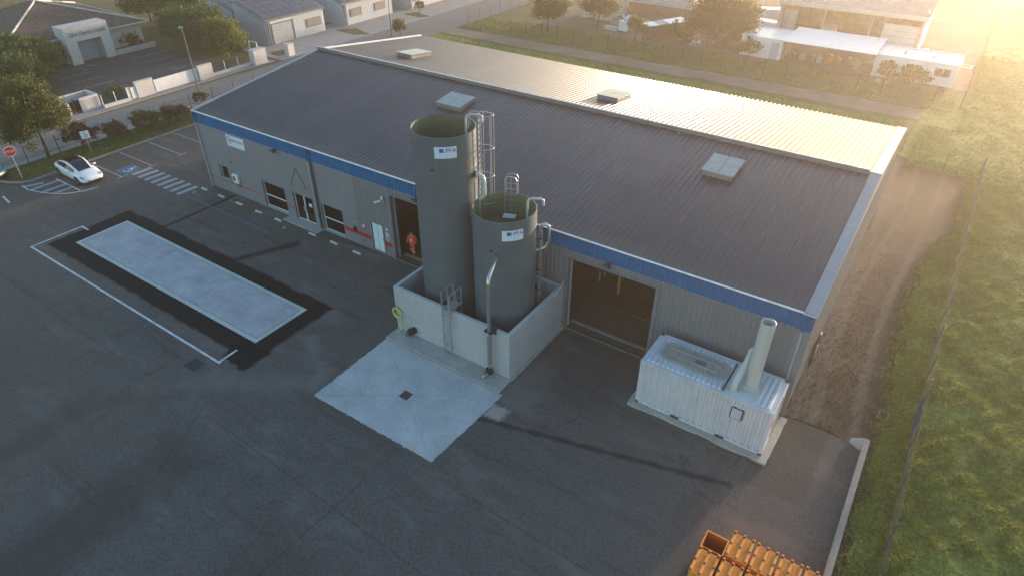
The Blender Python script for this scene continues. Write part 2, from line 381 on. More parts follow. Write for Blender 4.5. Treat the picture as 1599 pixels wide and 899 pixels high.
pm('hivis', (.90, .085, .015), .7, var=.12, scale=8); pm('reflective', (.72, .70, .64), .4); pm('skin', (.42, .24, .17), .6); pm('hair', (.05, .03, .02), .7)
pm('shoe', (.30, .25, .20), .7); pm('orange_plastic', (.88, .29, .035), .45, var=.2, scale=4, streak=.2); pm('orange_inside', (.60, .13, .015), .5, var=.1)
pm('hose_yellow', (.62, .58, .10), .5); pm('yellow_steel', (.50, .34, .03), .5); pm('wood_brown', (.12, .065, .035), .7, var=.3, scale=5)
pm('render_white', (.52, .485, .455), .85, var=.06, streak=.12); pm('render_cream', (.52, .47, .39), .85, var=.06, streak=.1)
pm('cornice', (.45, .41, .36), .8); tile_mat('roof_tile')
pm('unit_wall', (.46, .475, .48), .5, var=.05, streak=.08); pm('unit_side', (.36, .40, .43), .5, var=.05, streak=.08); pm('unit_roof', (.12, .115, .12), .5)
pm('solar', (.045, .035, .05), .18, var=.2, scale=2, spec=.6); pm('solar_frame', (.30, .29, .29), .4, .5)
pm('roller_door', (.25, .28, .31), .45, var=.06); pm('window_shade', (.16, .15, .145), .4); pm('lamp_green', (.03, .20, .15), .4)
pm('bark', (.09, .065, .045), .9, var=.3, scale=8); pm('fence_dark', (.03, .033, .034), .6, .1); pm('fence_grey', (.06, .063, .066), .6, .1)
pm('tarp_blue', (.02, .075, .22), .6); pm('white_sheet', (.72, .70, .68), .35, var=.08, streak=.15); pm('brick_brown', (.20, .11, .075), .85, var=.3, scale=3)
pm('scrap_orange', (.45, .13, .05), .7); pm('scrap_yellow', (.62, .42, .04), .6); pm('scrap_grey', (.33, .31, .29), .7, var=.3)
pm('teal_car', (.02, .14, .22), .3, coat=1); pm('office_wall', (.30, .25, .19), .8); pm('stone_pale', (.40, .37, .33), .9)
leaf_mat('leaf_autumn', (.030, .055, .016), (.065, .085, .020), (.17, .115, .022), .55)
leaf_mat('leaf_green', (.026, .055, .014), (.055, .090, .020), (.10, .135, .030)); leaf_mat('leaf_lime', (.045, .075, .015), (.10, .125, .022), (.19, .18, .035))
leaf_mat('leaf_purple', (.030, .014, .018), (.060, .024, .028), (.095, .04, .036)); leaf_mat('leaf_brown', (.06, .05, .025), (.11, .075, .04), (.17, .095, .055))
leaf_mat('leaf_olive', (.06, .06, .02), (.11, .10, .03), (.17, .14, .045)); leaf_mat('grass_blade', (.10, .145, .024), (.165, .205, .04), (.26, .255, .07), .25)
glass_mat('window_glass')

# ---------------------------------------------------------------- ground and paved surfaces
def sheet(name, poly, z, mat, parent=None, kind='structure'):
    o = MB().quad(*[(x, y, z) for x, y in poly]).build(name, mat, parent)
    if not parent: tag(o, kind=kind)
    return o
def rag(poly, step=.25, amp=.04):
    out = []
    for i in range(len(poly)):
        a, b = Vector(poly[i]), Vector(poly[(i + 1) % len(poly)]); n = max(1, int((b - a).length / step)); d = (b - a).normalized(); q = Vector((-d.y, d.x))
        for k in range(n):
            p = a + (b - a) * (k / n)
            if k: p = p + q * random.gauss(0, amp) + d * random.uniform(-.05, .05)
            out.append((p.x, p.y))
    return out
sheet('terrain', [(-170, -70), (190, -70), (190, 185), (-170, 185)], -.03, 'terrain_soil')
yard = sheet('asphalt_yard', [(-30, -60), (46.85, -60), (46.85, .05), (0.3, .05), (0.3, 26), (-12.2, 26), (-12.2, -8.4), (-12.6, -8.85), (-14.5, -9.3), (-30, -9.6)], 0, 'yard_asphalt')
sheet('street', [(-22.4, -9.55), (-17.0, -9.55), (-17.0, 27), (-14.6, 34), (-14.4, 130), (-21.6, 130), (-21.6, 40), (-21.9, 12)], .004, 'street_asphalt')
sheet('pavement', [(-17.0, -8.6), (-16.0, -8.6), (-16.0, 27), (-17.0, 27)], .012, 'drive_concrete')
MB().box(-17.08, -16.98, -8.6, 27, -.02, .07).build('street_kerb', 'kerb_concrete')['kind'] = 'structure'
MB().box(-22.55, -22.4, .2, 24.5, -.02, .07).build('street_kerb', 'kerb_concrete')['kind'] = 'structure'
sheet('wall_verge', [(-24.0, .2), (-22.55, .2), (-22.3, 24.4), (-24.0, 24.4)], .006, 'drive_concrete')
sheet('neighbour_car_park', [(-40.6, 4.0), (-24.0, 4.0), (-24.0, 20.2), (-40.6, 20.2)], .004, 'lot_asphalt')
sheet('unit_forecourt', [(-30.5, 25.0), (-21.9, 25.0), (-21.6, 40), (-21.6, 130), (-30.5, 130)], .008, 'drive_concrete')
for i, p in enumerate([[(-27.3, 38.6), (-23.6, 38.2), (-21.9, 39.6), (-25.6, 41.0)], [(-26.0, 51.0), (-22.6, 50.5), (-21.7, 52.0), (-25.1, 53.0)], [(-25.9, 26.2), (-23.8, 26.0), (-23.6, 27.8), (-25.5, 28.2)]]):
    sheet('grass_island', rag(p, .5, .08), .016, 'verge')
verge = sheet('planted_verge', rag([(-16.0, -8.4), (-13.3, -8.5), (-12.35, -7.9), (-12.35, 26), (-16.0, 26)], 1.0, .0), .05, 'verge')
k = MB()
kp = [(-14.4, -9.25), (-13.2, -8.75), (-12.5, -8.25), (-12.2, -7.6), (-12.2, 26)]
for a, b in zip(kp, kp[1:]):
    d = Vector((b[0] - a[0], b[1] - a[1])).normalized(); q = Vector((-d.y, d.x)) * .14
    k.prism([(a[0], a[1]), (b[0], b[1]), (b[0] + q.x, b[1] + q.y), (a[0] + q.x, a[1] + q.y)], -.02, .12)
k.build('verge_kerb', 'kerb_concrete')['kind'] = 'structure'
strip = sheet('gravel_strip', rag([(43.2, .05), (46.9, .05), (47.9, 6), (47.9, 16), (48.8, 24), (49.3, 35.3), (42.6, 34.7), (42.6, 25.0), (43.2, 25.0)], .8, .12), .004, 'gravel')
sheet('back_strip', [(-14.4, 25.0), (42.8, 25.0), (42.8, 45), (-14.4, 45)], -.004, 'meadow')
def wavy(x0, x1, ya, yb, amp):
    a = []; b = []
    n = 40
    for i in range(n + 1):
        x = x0 + (x1 - x0) * i / n
        a.append((x, ya(x) + random.gauss(0, amp))); b.append((x, yb(x) + random.gauss(0, amp)))
    return a + b[::-1]
sheet('dirt_track', wavy(-14.6, 62, lambda x: 45.9 + .018 * max(0, x) - .0012 * max(0, x - 25) ** 2, lambda x: 49.1 + .015 * x - .0012 * max(0, x - 30) ** 2, .16), .006, 'dirt_track')
sheet('scrap_yard', rag([(-8, 57.5), (24, 56.5), (47, 58.5), (47, 66), (44, 100), (-8, 100)], 2, .4), .004, 'scrap_yard')
sheet('kerb_margin', rag([(46.95, -14), (47.6, -14), (47.8, .3), (46.95, .3)], .5, .07), .002, 'gravel')

# painted markings, children of the yard
def mark(pts, wd=.1, mat='worn_white', name='painted_line', parent=yard, z=.005):
    b = MB()
    for a, c in zip(pts, pts[1:]):
        d = Vector((c[0] - a[0], c[1] - a[1])).normalized(); q = Vector((-d.y, d.x)) * wd / 2; e = d * wd * .5
        b.quad((a[0] - q.x - e.x, a[1] - q.y - e.y, z), (c[0] - q.x + e.x, c[1] - q.y + e.y, z), (c[0] + q.x + e.x, c[1] + q.y + e.y, z), (a[0] + q.x - e.x, a[1] + q.y - e.y, z)); z += .0015
    return b.build(name, mat, parent)
mark([(-1.15, -9.16), (-1.95, -9.16)], .13, 'white_paint')
mark([(-1.95, -9.16), (-2.0, -12.4)], .13, 'white_paint', z=.0065); mark([(-2.0, -12.45), (18.05, -12.6)], .13, 'white_paint', z=.008); mark([(18.0, -12.55), (17.95, -11.5)], .13, 'white_paint', z=.0095)
for y in (-3.25, -.7, 1.95, 4.45, 7.0): mark([(-11.9, y), (-7.25, y)], .1)
for y in (-3.25, -.7, 1.95): mark([(-7.2, y - .35), (-7.2, y + .45)], .1, z=.007)
for i in range(8):
    x = -6.9 + i * .86; mark([(x, -2.35), (x + .06, -1.15)], .44, name='crossing_bar')
mark([(-.1, -2.3), (9.3, -2.47)], .12, 'blue_paint')
b = MB()
sheet('disabled_bay_patch', rag([(-8.75, -2.95), (-7.35, -2.95), (-7.35, -1.45), (-8.75, -1.45)], .2, .03), .005, 'blue_paint', yard)
hc = MB()
for i in range(14):
    t0, t1 = -2.2 + i * .28, -2.2 + (i + 1) * .28
    hc.quad(*[(-8.0 + r_ * cos(t), -2.3 + r_ * sin(t), .008) for r_, t in ((.34, t0), (.34, t1), (.24, t1), (.24, t0))])
hc.obox((-8.1, -2.0, .008), (.09, .55, .0008)).obox((-7.95, -1.95, .0095), (.3, .09, .0008)).obox((-7.72, -2.25, .008), (.09, .42, .0008), .35)
hc.lathe([(0, .0085), (.09, .0085)], (-8.12, -1.6), 10).build('wheelchair_symbol', 'white_paint', yard)
isl = [(-12.0, -8.45), (-10.9, -8.5), (-9.6, -8.15), (-8.6, -7.7), (-7.8, -7.1), (-7.2, -6.2)]
mark(isl, .11, 'white_paint'); mark([(-7.2, -6.2), (-7.0, -5.3)], .1, 'white_paint', z=.013); mark([(-7.6, -6.35), (-11.1, -6.35)], .11, 'white_paint', z=.015)
for a, c in [((-11.7, -8.3), (-11.3, -7.4)), ((-10.7, -8.3), (-10.7, -6.5)), ((-9.6, -8.0), (-9.6, -6.5)), ((-8.7, -7.6), (-8.6, -6.5))]: mark([a, c], .32, name='hatched_bar', z=.0045)
mark([(-11.3, -10.1), (-9.9, -10.3)], .13, 'white_paint')
mark([(3.15, -1.0), (3.15, -.3), (4.05, -.3), (4.05, -1.0), (3.15, -1.0)], .05)
for x, y in ((-.2, -1.6), (9.7, -1.35)):
    c_ = MB()
    c_.obox((x, y, .006), (.07, .4, .0008), .3).obox((x + .12, y - .05, .0072), (.22, .06, .0008), -.4).obox((x + .2, y - .15, .0084), (.06, .2, .0008)).build('faded_symbol', 'worn_white', yard)
# neighbour's car park bays
lot = bpy.data.objects['neighbour_car_park']
for y0, y1, xs in ((15.4, 20.0, (-37.0, -34.4, -31.8, -29.3, -26.8)), (6.6, 9.6, (-33.6, -31.0, -28.6, -36.2))):
    for x in xs: mark([(x, y0), (x, y1)], .09, parent=lot, z=.01)
mark([(-38.9, 11.0), (-37.4, 11.6)], .09, parent=lot, z=.01); mark([(-38.5, 9.8), (-37.2, 10.0)], .09, parent=lot, z=.01)

# ---------------------------------------------------------------- the warehouse
LB, DR, DB, HE, HR = 43.25, 12.53, 25.12, 5.92, 7.44
SLF = (HR - HE) / DR; SLB = (HR - HE) / (DB - DR)
wh = empty('warehouse', (LB / 2, DB / 2, 0), 'long grey steel warehouse with blue fascia band and dark ribbed roof', 'warehouse')
OPEN = [(1.5, 2.5, 1.15, 2.1), (6.4, 8.75, .16, 2.12), (9.65, 11.58, .10, 2.13), (12.45, 14.4, .12, 2.1), (17.0, 18.0, .10, 2.15), (18.85, 22.95, 0, 4.6), (31.3, 36.3, 0, 4.6)]
def wall_pieces(mb, xs, z0, z1, opens, y0, y1):
    x = xs[0]
    for a, c, p, q in opens:
        if c <= xs[0] or a >= xs[1]: continue
        if a > x: mb.box(x, a, y0, y1, z0, z1)
        if q < z1: mb.box(max(a, x), c, y0, y1, q, z1)
        if p > z0: mb.box(max(a, x), c, y0, y1, z0, p)
        x = c
    if x < xs[1]: mb.box(x, xs[1], y0, y1, z0, z1)
    return mb
shell = wall_pieces(MB(), (0, LB), 0, HE - .05, OPEN, .0, .22)
shell.box(0, .22, .221, DB - .22, 0, HE - .05).box(LB - .22, LB, .221, DB - .22, 0, HE - .05).box(0, LB, DB - .22, DB, 0, HE - .05)
for x0, x1 in ((0, .22), (LB - .22, LB)):      # gable triangles
    shell.add([(x0, .1, HE - .05), (x0, DB - .1, HE - .05), (x0, DR, HR - .08), (x1, .1, HE - .05), (x1, DB - .1, HE - .05), (x1, DR, HR - .08)], [(0, 2, 1), (3, 4, 5), (0, 1, 4, 3), (1, 2, 5, 4), (2, 0, 3, 5)])
shell.build('wall', 'facade_grey', wh)
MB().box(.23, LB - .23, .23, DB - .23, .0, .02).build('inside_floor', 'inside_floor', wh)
MB().box(15.6, 15.75, .23, DB - .3, .021, 5.6).box(.25, 15.59, 4.2, 4.3, .021, 2.9).box(.25, 15.59, .23, 4.19, 2.9, 3.0).build('partition', 'office_wall', wh)
# smooth office panels, one by one, left of x = 15.9
BANDZ = HE - .87
seams = [0, 1.0, 3.2, 5.4, 6.4, 8.75, 9.65, 11.58, 12.45, 14.4, 15.9]
for a, c in zip(seams, seams[1:]):
    mid_ = [q for q in OPEN if q[0] <= a + .01 and q[1] >= c - .01 or (q[0] >= a and q[1] <= c)]
    if mid_ and mid_[0][0] <= a + .01:
        MB().box(a + .004, c - .004, -.034, -.001, mid_[0][3], BANDZ).build('wall_panel', 'facade_grey', wh); MB().box(a + .004, c - .004, -.034, -.001, .06, mid_[0][2]).build('wall_panel', 'facade_grey', wh)
    else: wall_pieces(MB(), (a + .004, c - .004), .06, BANDZ, OPEN, -.034, -.001).build('wall_panel', 'facade_grey', wh)
def ribbed(wd, z0, z1, pitch, dep, flip=False):
    """ribbed sheet in the XZ plane, face towards -Y"""
    xs = []; n = max(1, round(wd / pitch)); pt = wd / n
    for i in range(n):
        x = i * pt; xs += [(x, 0), (x + pt * .46, 0), (x + pt * .56, -dep), (x + pt * .90, -dep)]
    xs.append((wd, 0)); b_ = MB(); m_ = len(xs)
    b_.add([(x, y, z0) for x, y in xs] + [(x, y, z1) for x, y in xs], [(i, i + 1, m_ + i + 1, m_ + i) for i in range(m_ - 1)]); return b_
def place_sheets(spans, z0, z1, name, mat, y):
    cache = {}
    for a, c in spans:
        n = max(1, round((c - a) / 1.0)); wd = (c - a) / n; key = round(wd, 4)
        for i in range(n):
            if key not in cache:
                o = ribbed(wd, z0, z1, .25, .035).build(name, mat); cache[key] = o; o.parent = wh
                o.location = Vector((a + i * wd, y, 0)) - wloc(wh)
            else:
                dup(cache[key], wh, Vector((a + i * wd, y, 0)) - wloc(wh))
place_sheets([(15.9, 17.0), (18.0, 18.75), (23.05, 31.2), (36.4, 43.25)], .06, BANDZ, 'cladding_sheet', 'cladding', -.012)
place_sheets([(17.0, 18.0)], 2.2, BANDZ, 'cladding_sheet', 'cladding', -.012)
place_sheets([(18.75, 23.05), (31.2, 36.4)], 4.68, BANDZ, 'cladding_sheet', 'cladding', -.012)
place_sheets([(0, LB)], BANDZ + .01, HE - .06, 'fascia_sheet', 'facade_blue', -.05)
# right-hand wall sheets
base = None
for i in range(25):
    y = .02 + i * 1.004
    if base is None:
        base = ribbed(1.0, .05, 5.84, .25, .035).build('side_sheet', 'cladding'); base.parent = wh; base.rotation_euler = (0, 0, pi / 2)
        base.location = Vector((LB + .012, y, 0)) - wloc(wh)
    else: dup(base, wh, Vector((LB + .012, y, 0)) - wloc(wh))
g = MB(); g.add([(LB + .05, -.05, 5.8), (LB + .05, DB + .05, 5.8), (LB + .05, DR, HR + .02), (LB + .02, -.05, 5.8), (LB + .02, DB + .05, 5.8), (LB + .02, DR, HR + .02)], [(0, 1, 2), (0, 3, 4, 1)])
g.build('gable_sheet', 'cladding', wh)
MB().box(LB - .55, LB + .06, -.075, -.052, .05, BANDZ).build('corner_flashing', 'facade_grey', wh)
# roof sheets
def roofsheet(wd, y0, y1, zf, pitch=.333, h=.042):
    n = max(1, round(wd / pitch)); pt = wd / n; xs = []
    for i in range(n):
        x = i * pt; xs += [(x, 0), (x + pt * .70, 0), (x + pt * .78, h), (x + pt * .92, h)]
    xs.append((wd, 0)); m_ = len(xs); b_ = MB()
    return b_.add([(x, y0, zf(y0) + z) for x, z in xs] + [(x, y1, zf(y1) + z) for x, z in xs], [(i, i + 1, m_ + i + 1, m_ + i) for i in range(m_ - 1)])
zf = lambda y: HE + y * SLF + .01
zb = lambda y: HR - (y - DR) * SLB + .01
nsh = 43; wd = (LB - .46 - .12) / nsh
for nm, y0, y1, fn, mt in (('roof_sheet', -.011, 5.35, zf, 'roof_steel'), ('roof_sheet', 5.30, DR - .02, lambda y: zf(y) + .012, 'roof_steel'), ('roof_sheet', DR + .02, DB + .1, zb, 'roof_steel')):
    o = roofsheet(wd, y0, y1, fn, h=.042 if y0 < DR else .036).build(nm, mt); o.parent = wh; o.location = Vector((.12, 0, 0)) - wloc(wh)
    for i in range(1, nsh): dup(o, wh, Vector((.12 + i * wd, 0, 0)) - wloc(wh))
# verge cappings, ridge, gutter, fascia lip
def slab(x0, x1, y0, y1, f, t0, t1): 
    return MB().add([(x0, y0, f(y0) + t0), (x1, y0, f(y0) + t0), (x1, y1, f(y1) + t0), (x0, y1, f(y1) + t0), (x0, y0, f(y0) + t1), (x1, y0, f(y0) + t1), (x1, y1, f(y1) + t1), (x0, y1, f(y1) + t1)],
                    [(3,2,1,0),(4,5,6,7),(0,1,5,4),(1,2,6,5),(2,3,7,6),(3,0,4,7)])
for i in range(4):
    y0 = -.12 + i * (DR + .1) / 4; y1 = -.12 + (i + 1) * (DR + .1) / 4 - .012
    slab(LB - .46, LB + .09, y0, y1, zf, -.06, .075).build('verge_capping', 'trim_verge', wh); slab(-.09, .11, y0, y1, zf, -.06, .08).build('verge_capping', 'trim_pale', wh)
    y0 = DR + .012 + i * (DB - DR + .1) / 4; y1 = DR + (i + 1) * (DB - DR + .1) / 4
    slab(LB - .46, LB + .09, y0, y1, zb, -.06, .075).build('verge_capping', 'trim_pale', wh); slab(-.09, .11, y0, y1, zb, -.06, .09).build('verge_capping', 'trim_white', wh)
rz = HR + .02
for i in range(11):
    x0 = -.1 + i * (LB - .4) / 11; x1 = x0 + (LB - .4) / 11 - .008
    rb = MB().add([(x, y, z) for x in (x0, x1) for y, z in ((DR - .30, rz + .0), (DR - .30, rz + .20), (DR - .24, rz + .235), (DR + .22, rz + .12), (DR + .22, rz - .02))],
             [(0, 5, 6, 1), (1, 6, 7, 2), (2, 7, 8, 3), (3, 8, 9, 4), (0, 1, 2, 3, 4), (9, 8, 7, 6, 5)])
    rb.build('ridge_capping', 'ridge_grey', wh)
MB().box(-.1, LB - .5, DR - .235, DR - .175, rz + .236, rz + .252).build('ridge_lip', 'trim_white', wh)
MB().box(-.06, LB + .08, -.125, -.012, HE - .004, HE + .034).build('gutter_lip', 'trim_white', wh)
MB().box(-.05, LB + .07, -.118, -.05, HE - .05, HE - .005).build('gutter', 'trim_dark', wh)
MB().box(-.02, LB + .03, -.045, -.002, BANDZ - .03, BANDZ + .008).build('fascia_drip', 'trim_pale', wh)
for x in (.06, 12.0, 12.22, 42.95):
    p = MB().cyl((x, -.12, .02), (x, -.12, BANDZ), .055, n=10); p.build('downpipe', 'trim_pale' if x != 12.22 else 'trim_dark', wh, True, autos=40)
    MB().cyl((x, -.145, BANDZ), (x, -.145, HE - .06), .055, n=10).build('downpipe', 'facade_blue', wh, True, autos=40)
MB().box(11.88, 12.36, -.062, -.036, .06, BANDZ).build('downpipe_backing', 'trim_grey', wh)
# red stripe pieces (thin on the office, wide beside the gate)
for x0, x1, z0, z1 in ((.12, 6.38, .86, .93), (8.78, 9.62, .86, .93), (11.62, 11.87, .86, .93), (12.37, 12.42, .86, .93)):
    MB().box(x0, x1, -.042, -.035, z0, z1).build('red_stripe', 'red_paint', wh)
MB().box(14.43, 15.89, -.044, -.036, .76, 1.03).box(15.9, 16.97, -.055, -.048, .76, 1.03).build('red_stripe', 'red_paint', wh)
MB().box(18.02, 18.76, -.055, -.048, .76, 1.03).build('red_stripe', 'red_paint', wh)
# windows, doors
def window(x0, x1, z0, z1, name='window', bar=None, mull=None, fm='trim_white', shutter=True):
    fr = MB(); t_ = .05; ya, yb = .06, .12
    fr.box(x0, x1, ya, yb, z0, z0 + t_).box(x0, x1, ya, yb, z1 - t_, z1).box(x0, x0 + t_, ya, yb, z0 + t_, z1 - t_).box(x1 - t_, x1, ya, yb, z0 + t_, z1 - t_)
    zs = [z0 + t_, z1 - t_]; xs_ = [x0 + t_, x1 - t_]
    if bar: fr.box(x0 + t_, x1 - t_, ya, yb, bar - .035, bar + .035); zs.insert(1, bar)
    if mull: fr.box(mull - .05, mull + .05, ya - .005, yb, z0 + t_, z1 - t_); xs_.insert(1, mull)
    wo = fr.build(name, fm, wh)
    for a, c in zip(xs_, xs_[1:]):
        for p, q in zip(zs, zs[1:]): MB().box(a, c, .085, .095, p, q).build('pane', 'window_glass', wo)
    MB().box(x0 - .04, x1 + .04, -.10, .06, z0 - .06, z0 - .012).build('sill', 'trim_pale', wo)
    MB().box(x0 - .07, x0, -.07, .06, z0, z1 + .05).box(x1, x1 + .05, -.05, .06, z0, z1 + .05).box(x0, x1, -.05, .06, z1, z1 + .05).build('window_reveal', 'trim_grey', wo)
    return wo
window(*OPEN[1], bar=1.05); window(*OPEN[3], bar=1.05); window(*OPEN[0], fm='trim_dark')
for x in (1.42, 1.72): MB().box(x, x + .16, -.09, -.036, 1.12, 2.12).build('shutter_leaf', 'trim_grey', wh)
dw = window(*OPEN[2], name='glass_door', mull=10.6)
MB().box(10.48, 10.52, .0, .05, .9, 1.3).box(10.68, 10.72, .0, .05, .9, 1.3).build('handle', 'stainless', dw)
MB().box(11.0, 11.3, .078, .084, 1.35, 1.62).build('paper_notice', 'plate_white', dw)
pdr = MB().box(17.03, 17.97, .02, .07, .12, 2.12).build('personnel_door', 'plate_white', wh)
MB().box(17.48, 17.50, .012, .02, .14, 2.1).build('seam', 'trim_grey', pdr); MB().box(17.86, 17.9, -.03, .02, 1.0, 1.14).build('handle', 'stainless', pdr)
MB().box(16.93, 17.0, -.07, .06, 0, 2.22).box(18.0, 18.05, -.06, .06, 0, 2.22).box(17.0, 18.0, -.06, .06, 2.15, 2.22).build('door_frame', 'trim_grey', pdr)
for x0, x1, nm in ((18.85, 22.95, 'gateway'), (31.3, 36.3, 'gateway')):
    gb = MB().box(x0 - .12, x0 + .10, -.07, .40, 0, 4.68).box(x1 - .06, x1 + .12, -.07, .40, 0, 4.68).box(x0 + .10, x1 - .06, -.07, .40, 4.58, 4.68)
    go = gb.build(nm, 'trim_grey', wh)
    MB().box(x1 - .07, x1 - .061, -.072, .2, .02, 4.57).build('guide_rail', 'trim_pale', go); MB().box(x0 + .102, x0 + .15, .22, .36, .02, 4.57).build('guide_rail', 'trim_pale', go)
    MB().cyl((x0 + .1, .62, 4.75), (x1 - .1, .62, 4.75), .28, n=14).build('shutter_roll', 'trim_dark', go, True, autos=40)
    MB().box(x0 + .1, x1 - .06, .62, .82, .021, .06).build('threshold', 'kerb_concrete', go)
MB().box(8.85, 12.35, -.72, -.04, .0, .10).build('door_step', 'apron_concrete', wh, bevel=.02)
MB().box(-.02, LB + .03, -.036, -.001, .0, .058).build('base_flashing', 'trim_grey', wh)
# two slim dark bars spreading down from one point above the entrance
for x, z in ((9.65, 2.65), (11.24, 2.79)):
    MB().cyl((10.43, -.05, 4.14), (x, -.05, z), .022, n=6).build('slanted_bar', 'trim_dark', wh); MB().obox((x, -.05, z), (.12, .05, .08)).build('bar_foot', 'trim_grey', wh)
# skylights
def skylight(x0, x1, y0, y1, f):
    s = slab(x0 + .08, x1 - .08, y0 + .08, y1 - .08, f, -.02, .30).build('skylight', 'skylight_kerb', wh)
    xm, ym = (x0 + x1) / 2, (y0 + y1) / 2
    for a, c in ((x0, xm - .012), (xm + .012, x1)):
        for p, q in ((y0, ym - .012), (ym + .012, y1)): slab(a, c, p, q, f, .302, .36).build('dome', 'skylight_dome', s)
    return s
skylight(5.75, 7.45, 15.5, 18.1, zb); skylight(24.45, 26.15, 15.6, 18.0, zb); skylight(15.9, 18.0, 8.3, 10.1, zf); skylight(34.9, 36.7, 8.2, 10.2, zf)
# floodlights, cameras and signs fixed on the front
for i, (x, nm) in enumerate(((8.72, 'above the office window'), (21.2, 'above the gateway where the worker stands'), (33.65, 'centred above the wide open gateway'))):
    f = empty('floodlight', (x, -.05, 5.0), 'small dark floodlight ' + nm, 'floodlight', 'floodlights under the blue band')
    MB().obox((x, -.30, 5.0), (.34, .12, .26), 0, (R(35), 'X')).build('housing', 'cast_dark', f, bevel=.01); MB().obox((x, -.375, 4.965), (.28, .012, .20), 0, (R(35), 'X')).build('lens', 'lamp_clear', f)
    MB().obox((x, -.17, 5.05), (.06, .24, .05)).box(x - .12, x + .12, -.085, -.051, 4.96, 5.12).build('bracket', 'cast_dark', f)
f = empty('security_camera', (18.3, -.05, 4.1), 'white security cameras on the wall left of the worker', 'camera')
MB().box(18.22, 18.38, -.10, -.05, 3.95, 4.3).build('bracket', 'sign_white', f)
for dx, dz, a in ((-.12, -.12, .6), (.10, .20, -.5)):
    h = MB().cyl((18.3 + dx, -.12, 4.1 + dz), (18.3 + dx * 3.2, -.42, 4.06 + dz), .065, n=10).build('camera_body', 'sign_white', f, True, autos=40)
    MB().cyl((18.3 + dx * 3.2, -.42, 4.06 + dz), (18.3 + dx * 3.4, -.44, 4.057 + dz), .05, n=10).build('lens', 'cast_dark', h)
s = empty('company_sign', (4.35, -.05, 4.5), 'white company signboard high on the office end of the facade', 'sign')
MB().box(3.4, 5.33, -.075, -.045, 4.08, 4.92).build('board', 'plate_white', s)
text('lettering', 'indy-recov', .34, (3.93, -.079, 4.50), (pi / 2, 0, 0), 'letter_dark', s, .15, fit=1.3)
s_l = MB()
for cx, cz, r_ in ((3.66, 4.66, .14), (3.78, 4.44, .13)): s_l.tube([(cx + r_ * cos(2*pi*i/20), -.078, cz + r_ * sin(2*pi*i/20)) for i in range(20)], .02, 6, True)
s_l.build('logo', 'letter_dark', s)
c = empty('wall_charger', (3.45, -.04, 1.3), 'white wall charging unit with cable beside the office corner', 'charger')
MB().box(3.15, 3.75, -.26, -.04, 1.15, 1.85).build('housing', 'sign_white', c, bevel=.05); MB().box(3.26, 3.5, -.268, -.258, 1.35, 1.72).build('socket_panel', 'plastic_dark', c)
MB().tube([(3.6, -.2, 1.15), (3.66, -.24, .95), (3.74, -.24, .86), (3.84, -.2, .95), (3.82, -.1, 1.14)], .022, 6).build('cable', 'black_rubber', c)
c = empty('wall_lamp', (3.1, -.04, 2.7), 'small grey wall lamp above the charging unit', 'lamp'); MB().box(2.95, 3.3, -.16, -.04, 2.62, 2.78).build('housing', 'trim_grey', c, bevel=.03)
c = empty('intercom', (15.5, -.04, 1.0), 'small black letter box on the red stripe', 'intercom'); MB().box(15.38, 15.62, -.15, -.045, .98, 1.32).build('housing', 'plastic_dark', c, bevel=.02)
MB().box(15.46, 15.54, -.055, -.036, 1.6, 1.68).build('button', 'sign_white', c)
c = empty('prohibition_sign', (16.3, -.05, 1.6), 'small round red prohibition sign left of the white door', 'sign')
MB().tube([(16.32 + .17 * cos(2*pi*i/20), -.065, 1.62 + .17 * sin(2*pi*i/20)) for i in range(20)], .028, 6, True).build('ring', 'sign_red', c)
MB().cyl((16.32, -.055, 1.62), (16.32, -.062, 1.62), .15, n=18).build('disc', 'sign_white', c); MB().obox((16.32, -.067, 1.62), (.28, .006, .045), 0, (R(40), 'Y')).build('bar', 'sign_red', c)
c = empty('pedestrian_sign', (18.35, -.05, 1.6), 'white triangle and letter sign between white door and gateway', 'sign')
MB().add([(18.25, -.054, 1.92), (18.5, -.054, 1.92), (18.375, -.054, 2.16)], [(0, 1, 2)]).build('triangle', 'sign_white', c)
text('lettering', 'R', .62, (18.22, -.056, 1.36), (pi / 2, 0, 0), 'sign_white', c)
MB().box(18.22, 18.52, -.056, -.052, 1.2, 1.26).build('underline', 'sign_white', c)
# things inside the hall
def pallet_stack(name, x, y, n, label):
    r_ = empty(name, (x, y, .02), label, 'pallets')
    for k_ in range(n): MB().box(x - .6, x + .6, y - .4, y + .4, .02 + k_ * .15, .13 + k_ * .15).build('pallet', 'wood_brown', r_)
pallet_stack('pallet_stack', 33.0, 9.0, 9, 'stack of brown pallets deep inside the wide gateway')
c = empty('yellow_post', (32.4, 4.6, .02), 'yellow steel post inside the wide gateway', 'post'); MB().box(32.34, 32.46, 4.54, 4.66, .04, 4.6).build('shaft', 'yellow_steel', c); MB().box(32.3, 32.5, 4.5, 4.7, .021, .04).build('foot_plate', 'yellow_steel', c)
c = empty('work_bench', (31.9, 5.4, .02), 'dark work bench inside the wide gateway near its left edge', 'bench')
MB().box(30.8, 32.2, 5.0, 5.8, .80, .86).build('top', 'wood_brown', c)
for bx_ in (30.85, 32.1):
    for by_ in (5.05, 5.7): MB().box(bx_, bx_ + .07, by_, by_ + .07, .021, .799).build('leg', 'trim_pale', c)
c = empty('pallet', (34.6, 3.6, .02), 'low brown pallet on the hall floor inside the wide gateway', 'pallet')
for k_ in range(6): MB().box(34.0 + k_ * .21, 34.16 + k_ * .21, 3.0, 4.0, .12, .145).build('board', 'wood_brown', c)
for k_ in range(3): MB().box(34.0, 35.21, 3.0 + k_ * .45, 3.1 + k_ * .45, .021, .119).build('bearer', 'wood_brown', c)
c = empty('waste_heap', (35.5, 11, .02), 'brown crate rack at the back of the hall', 'rack')
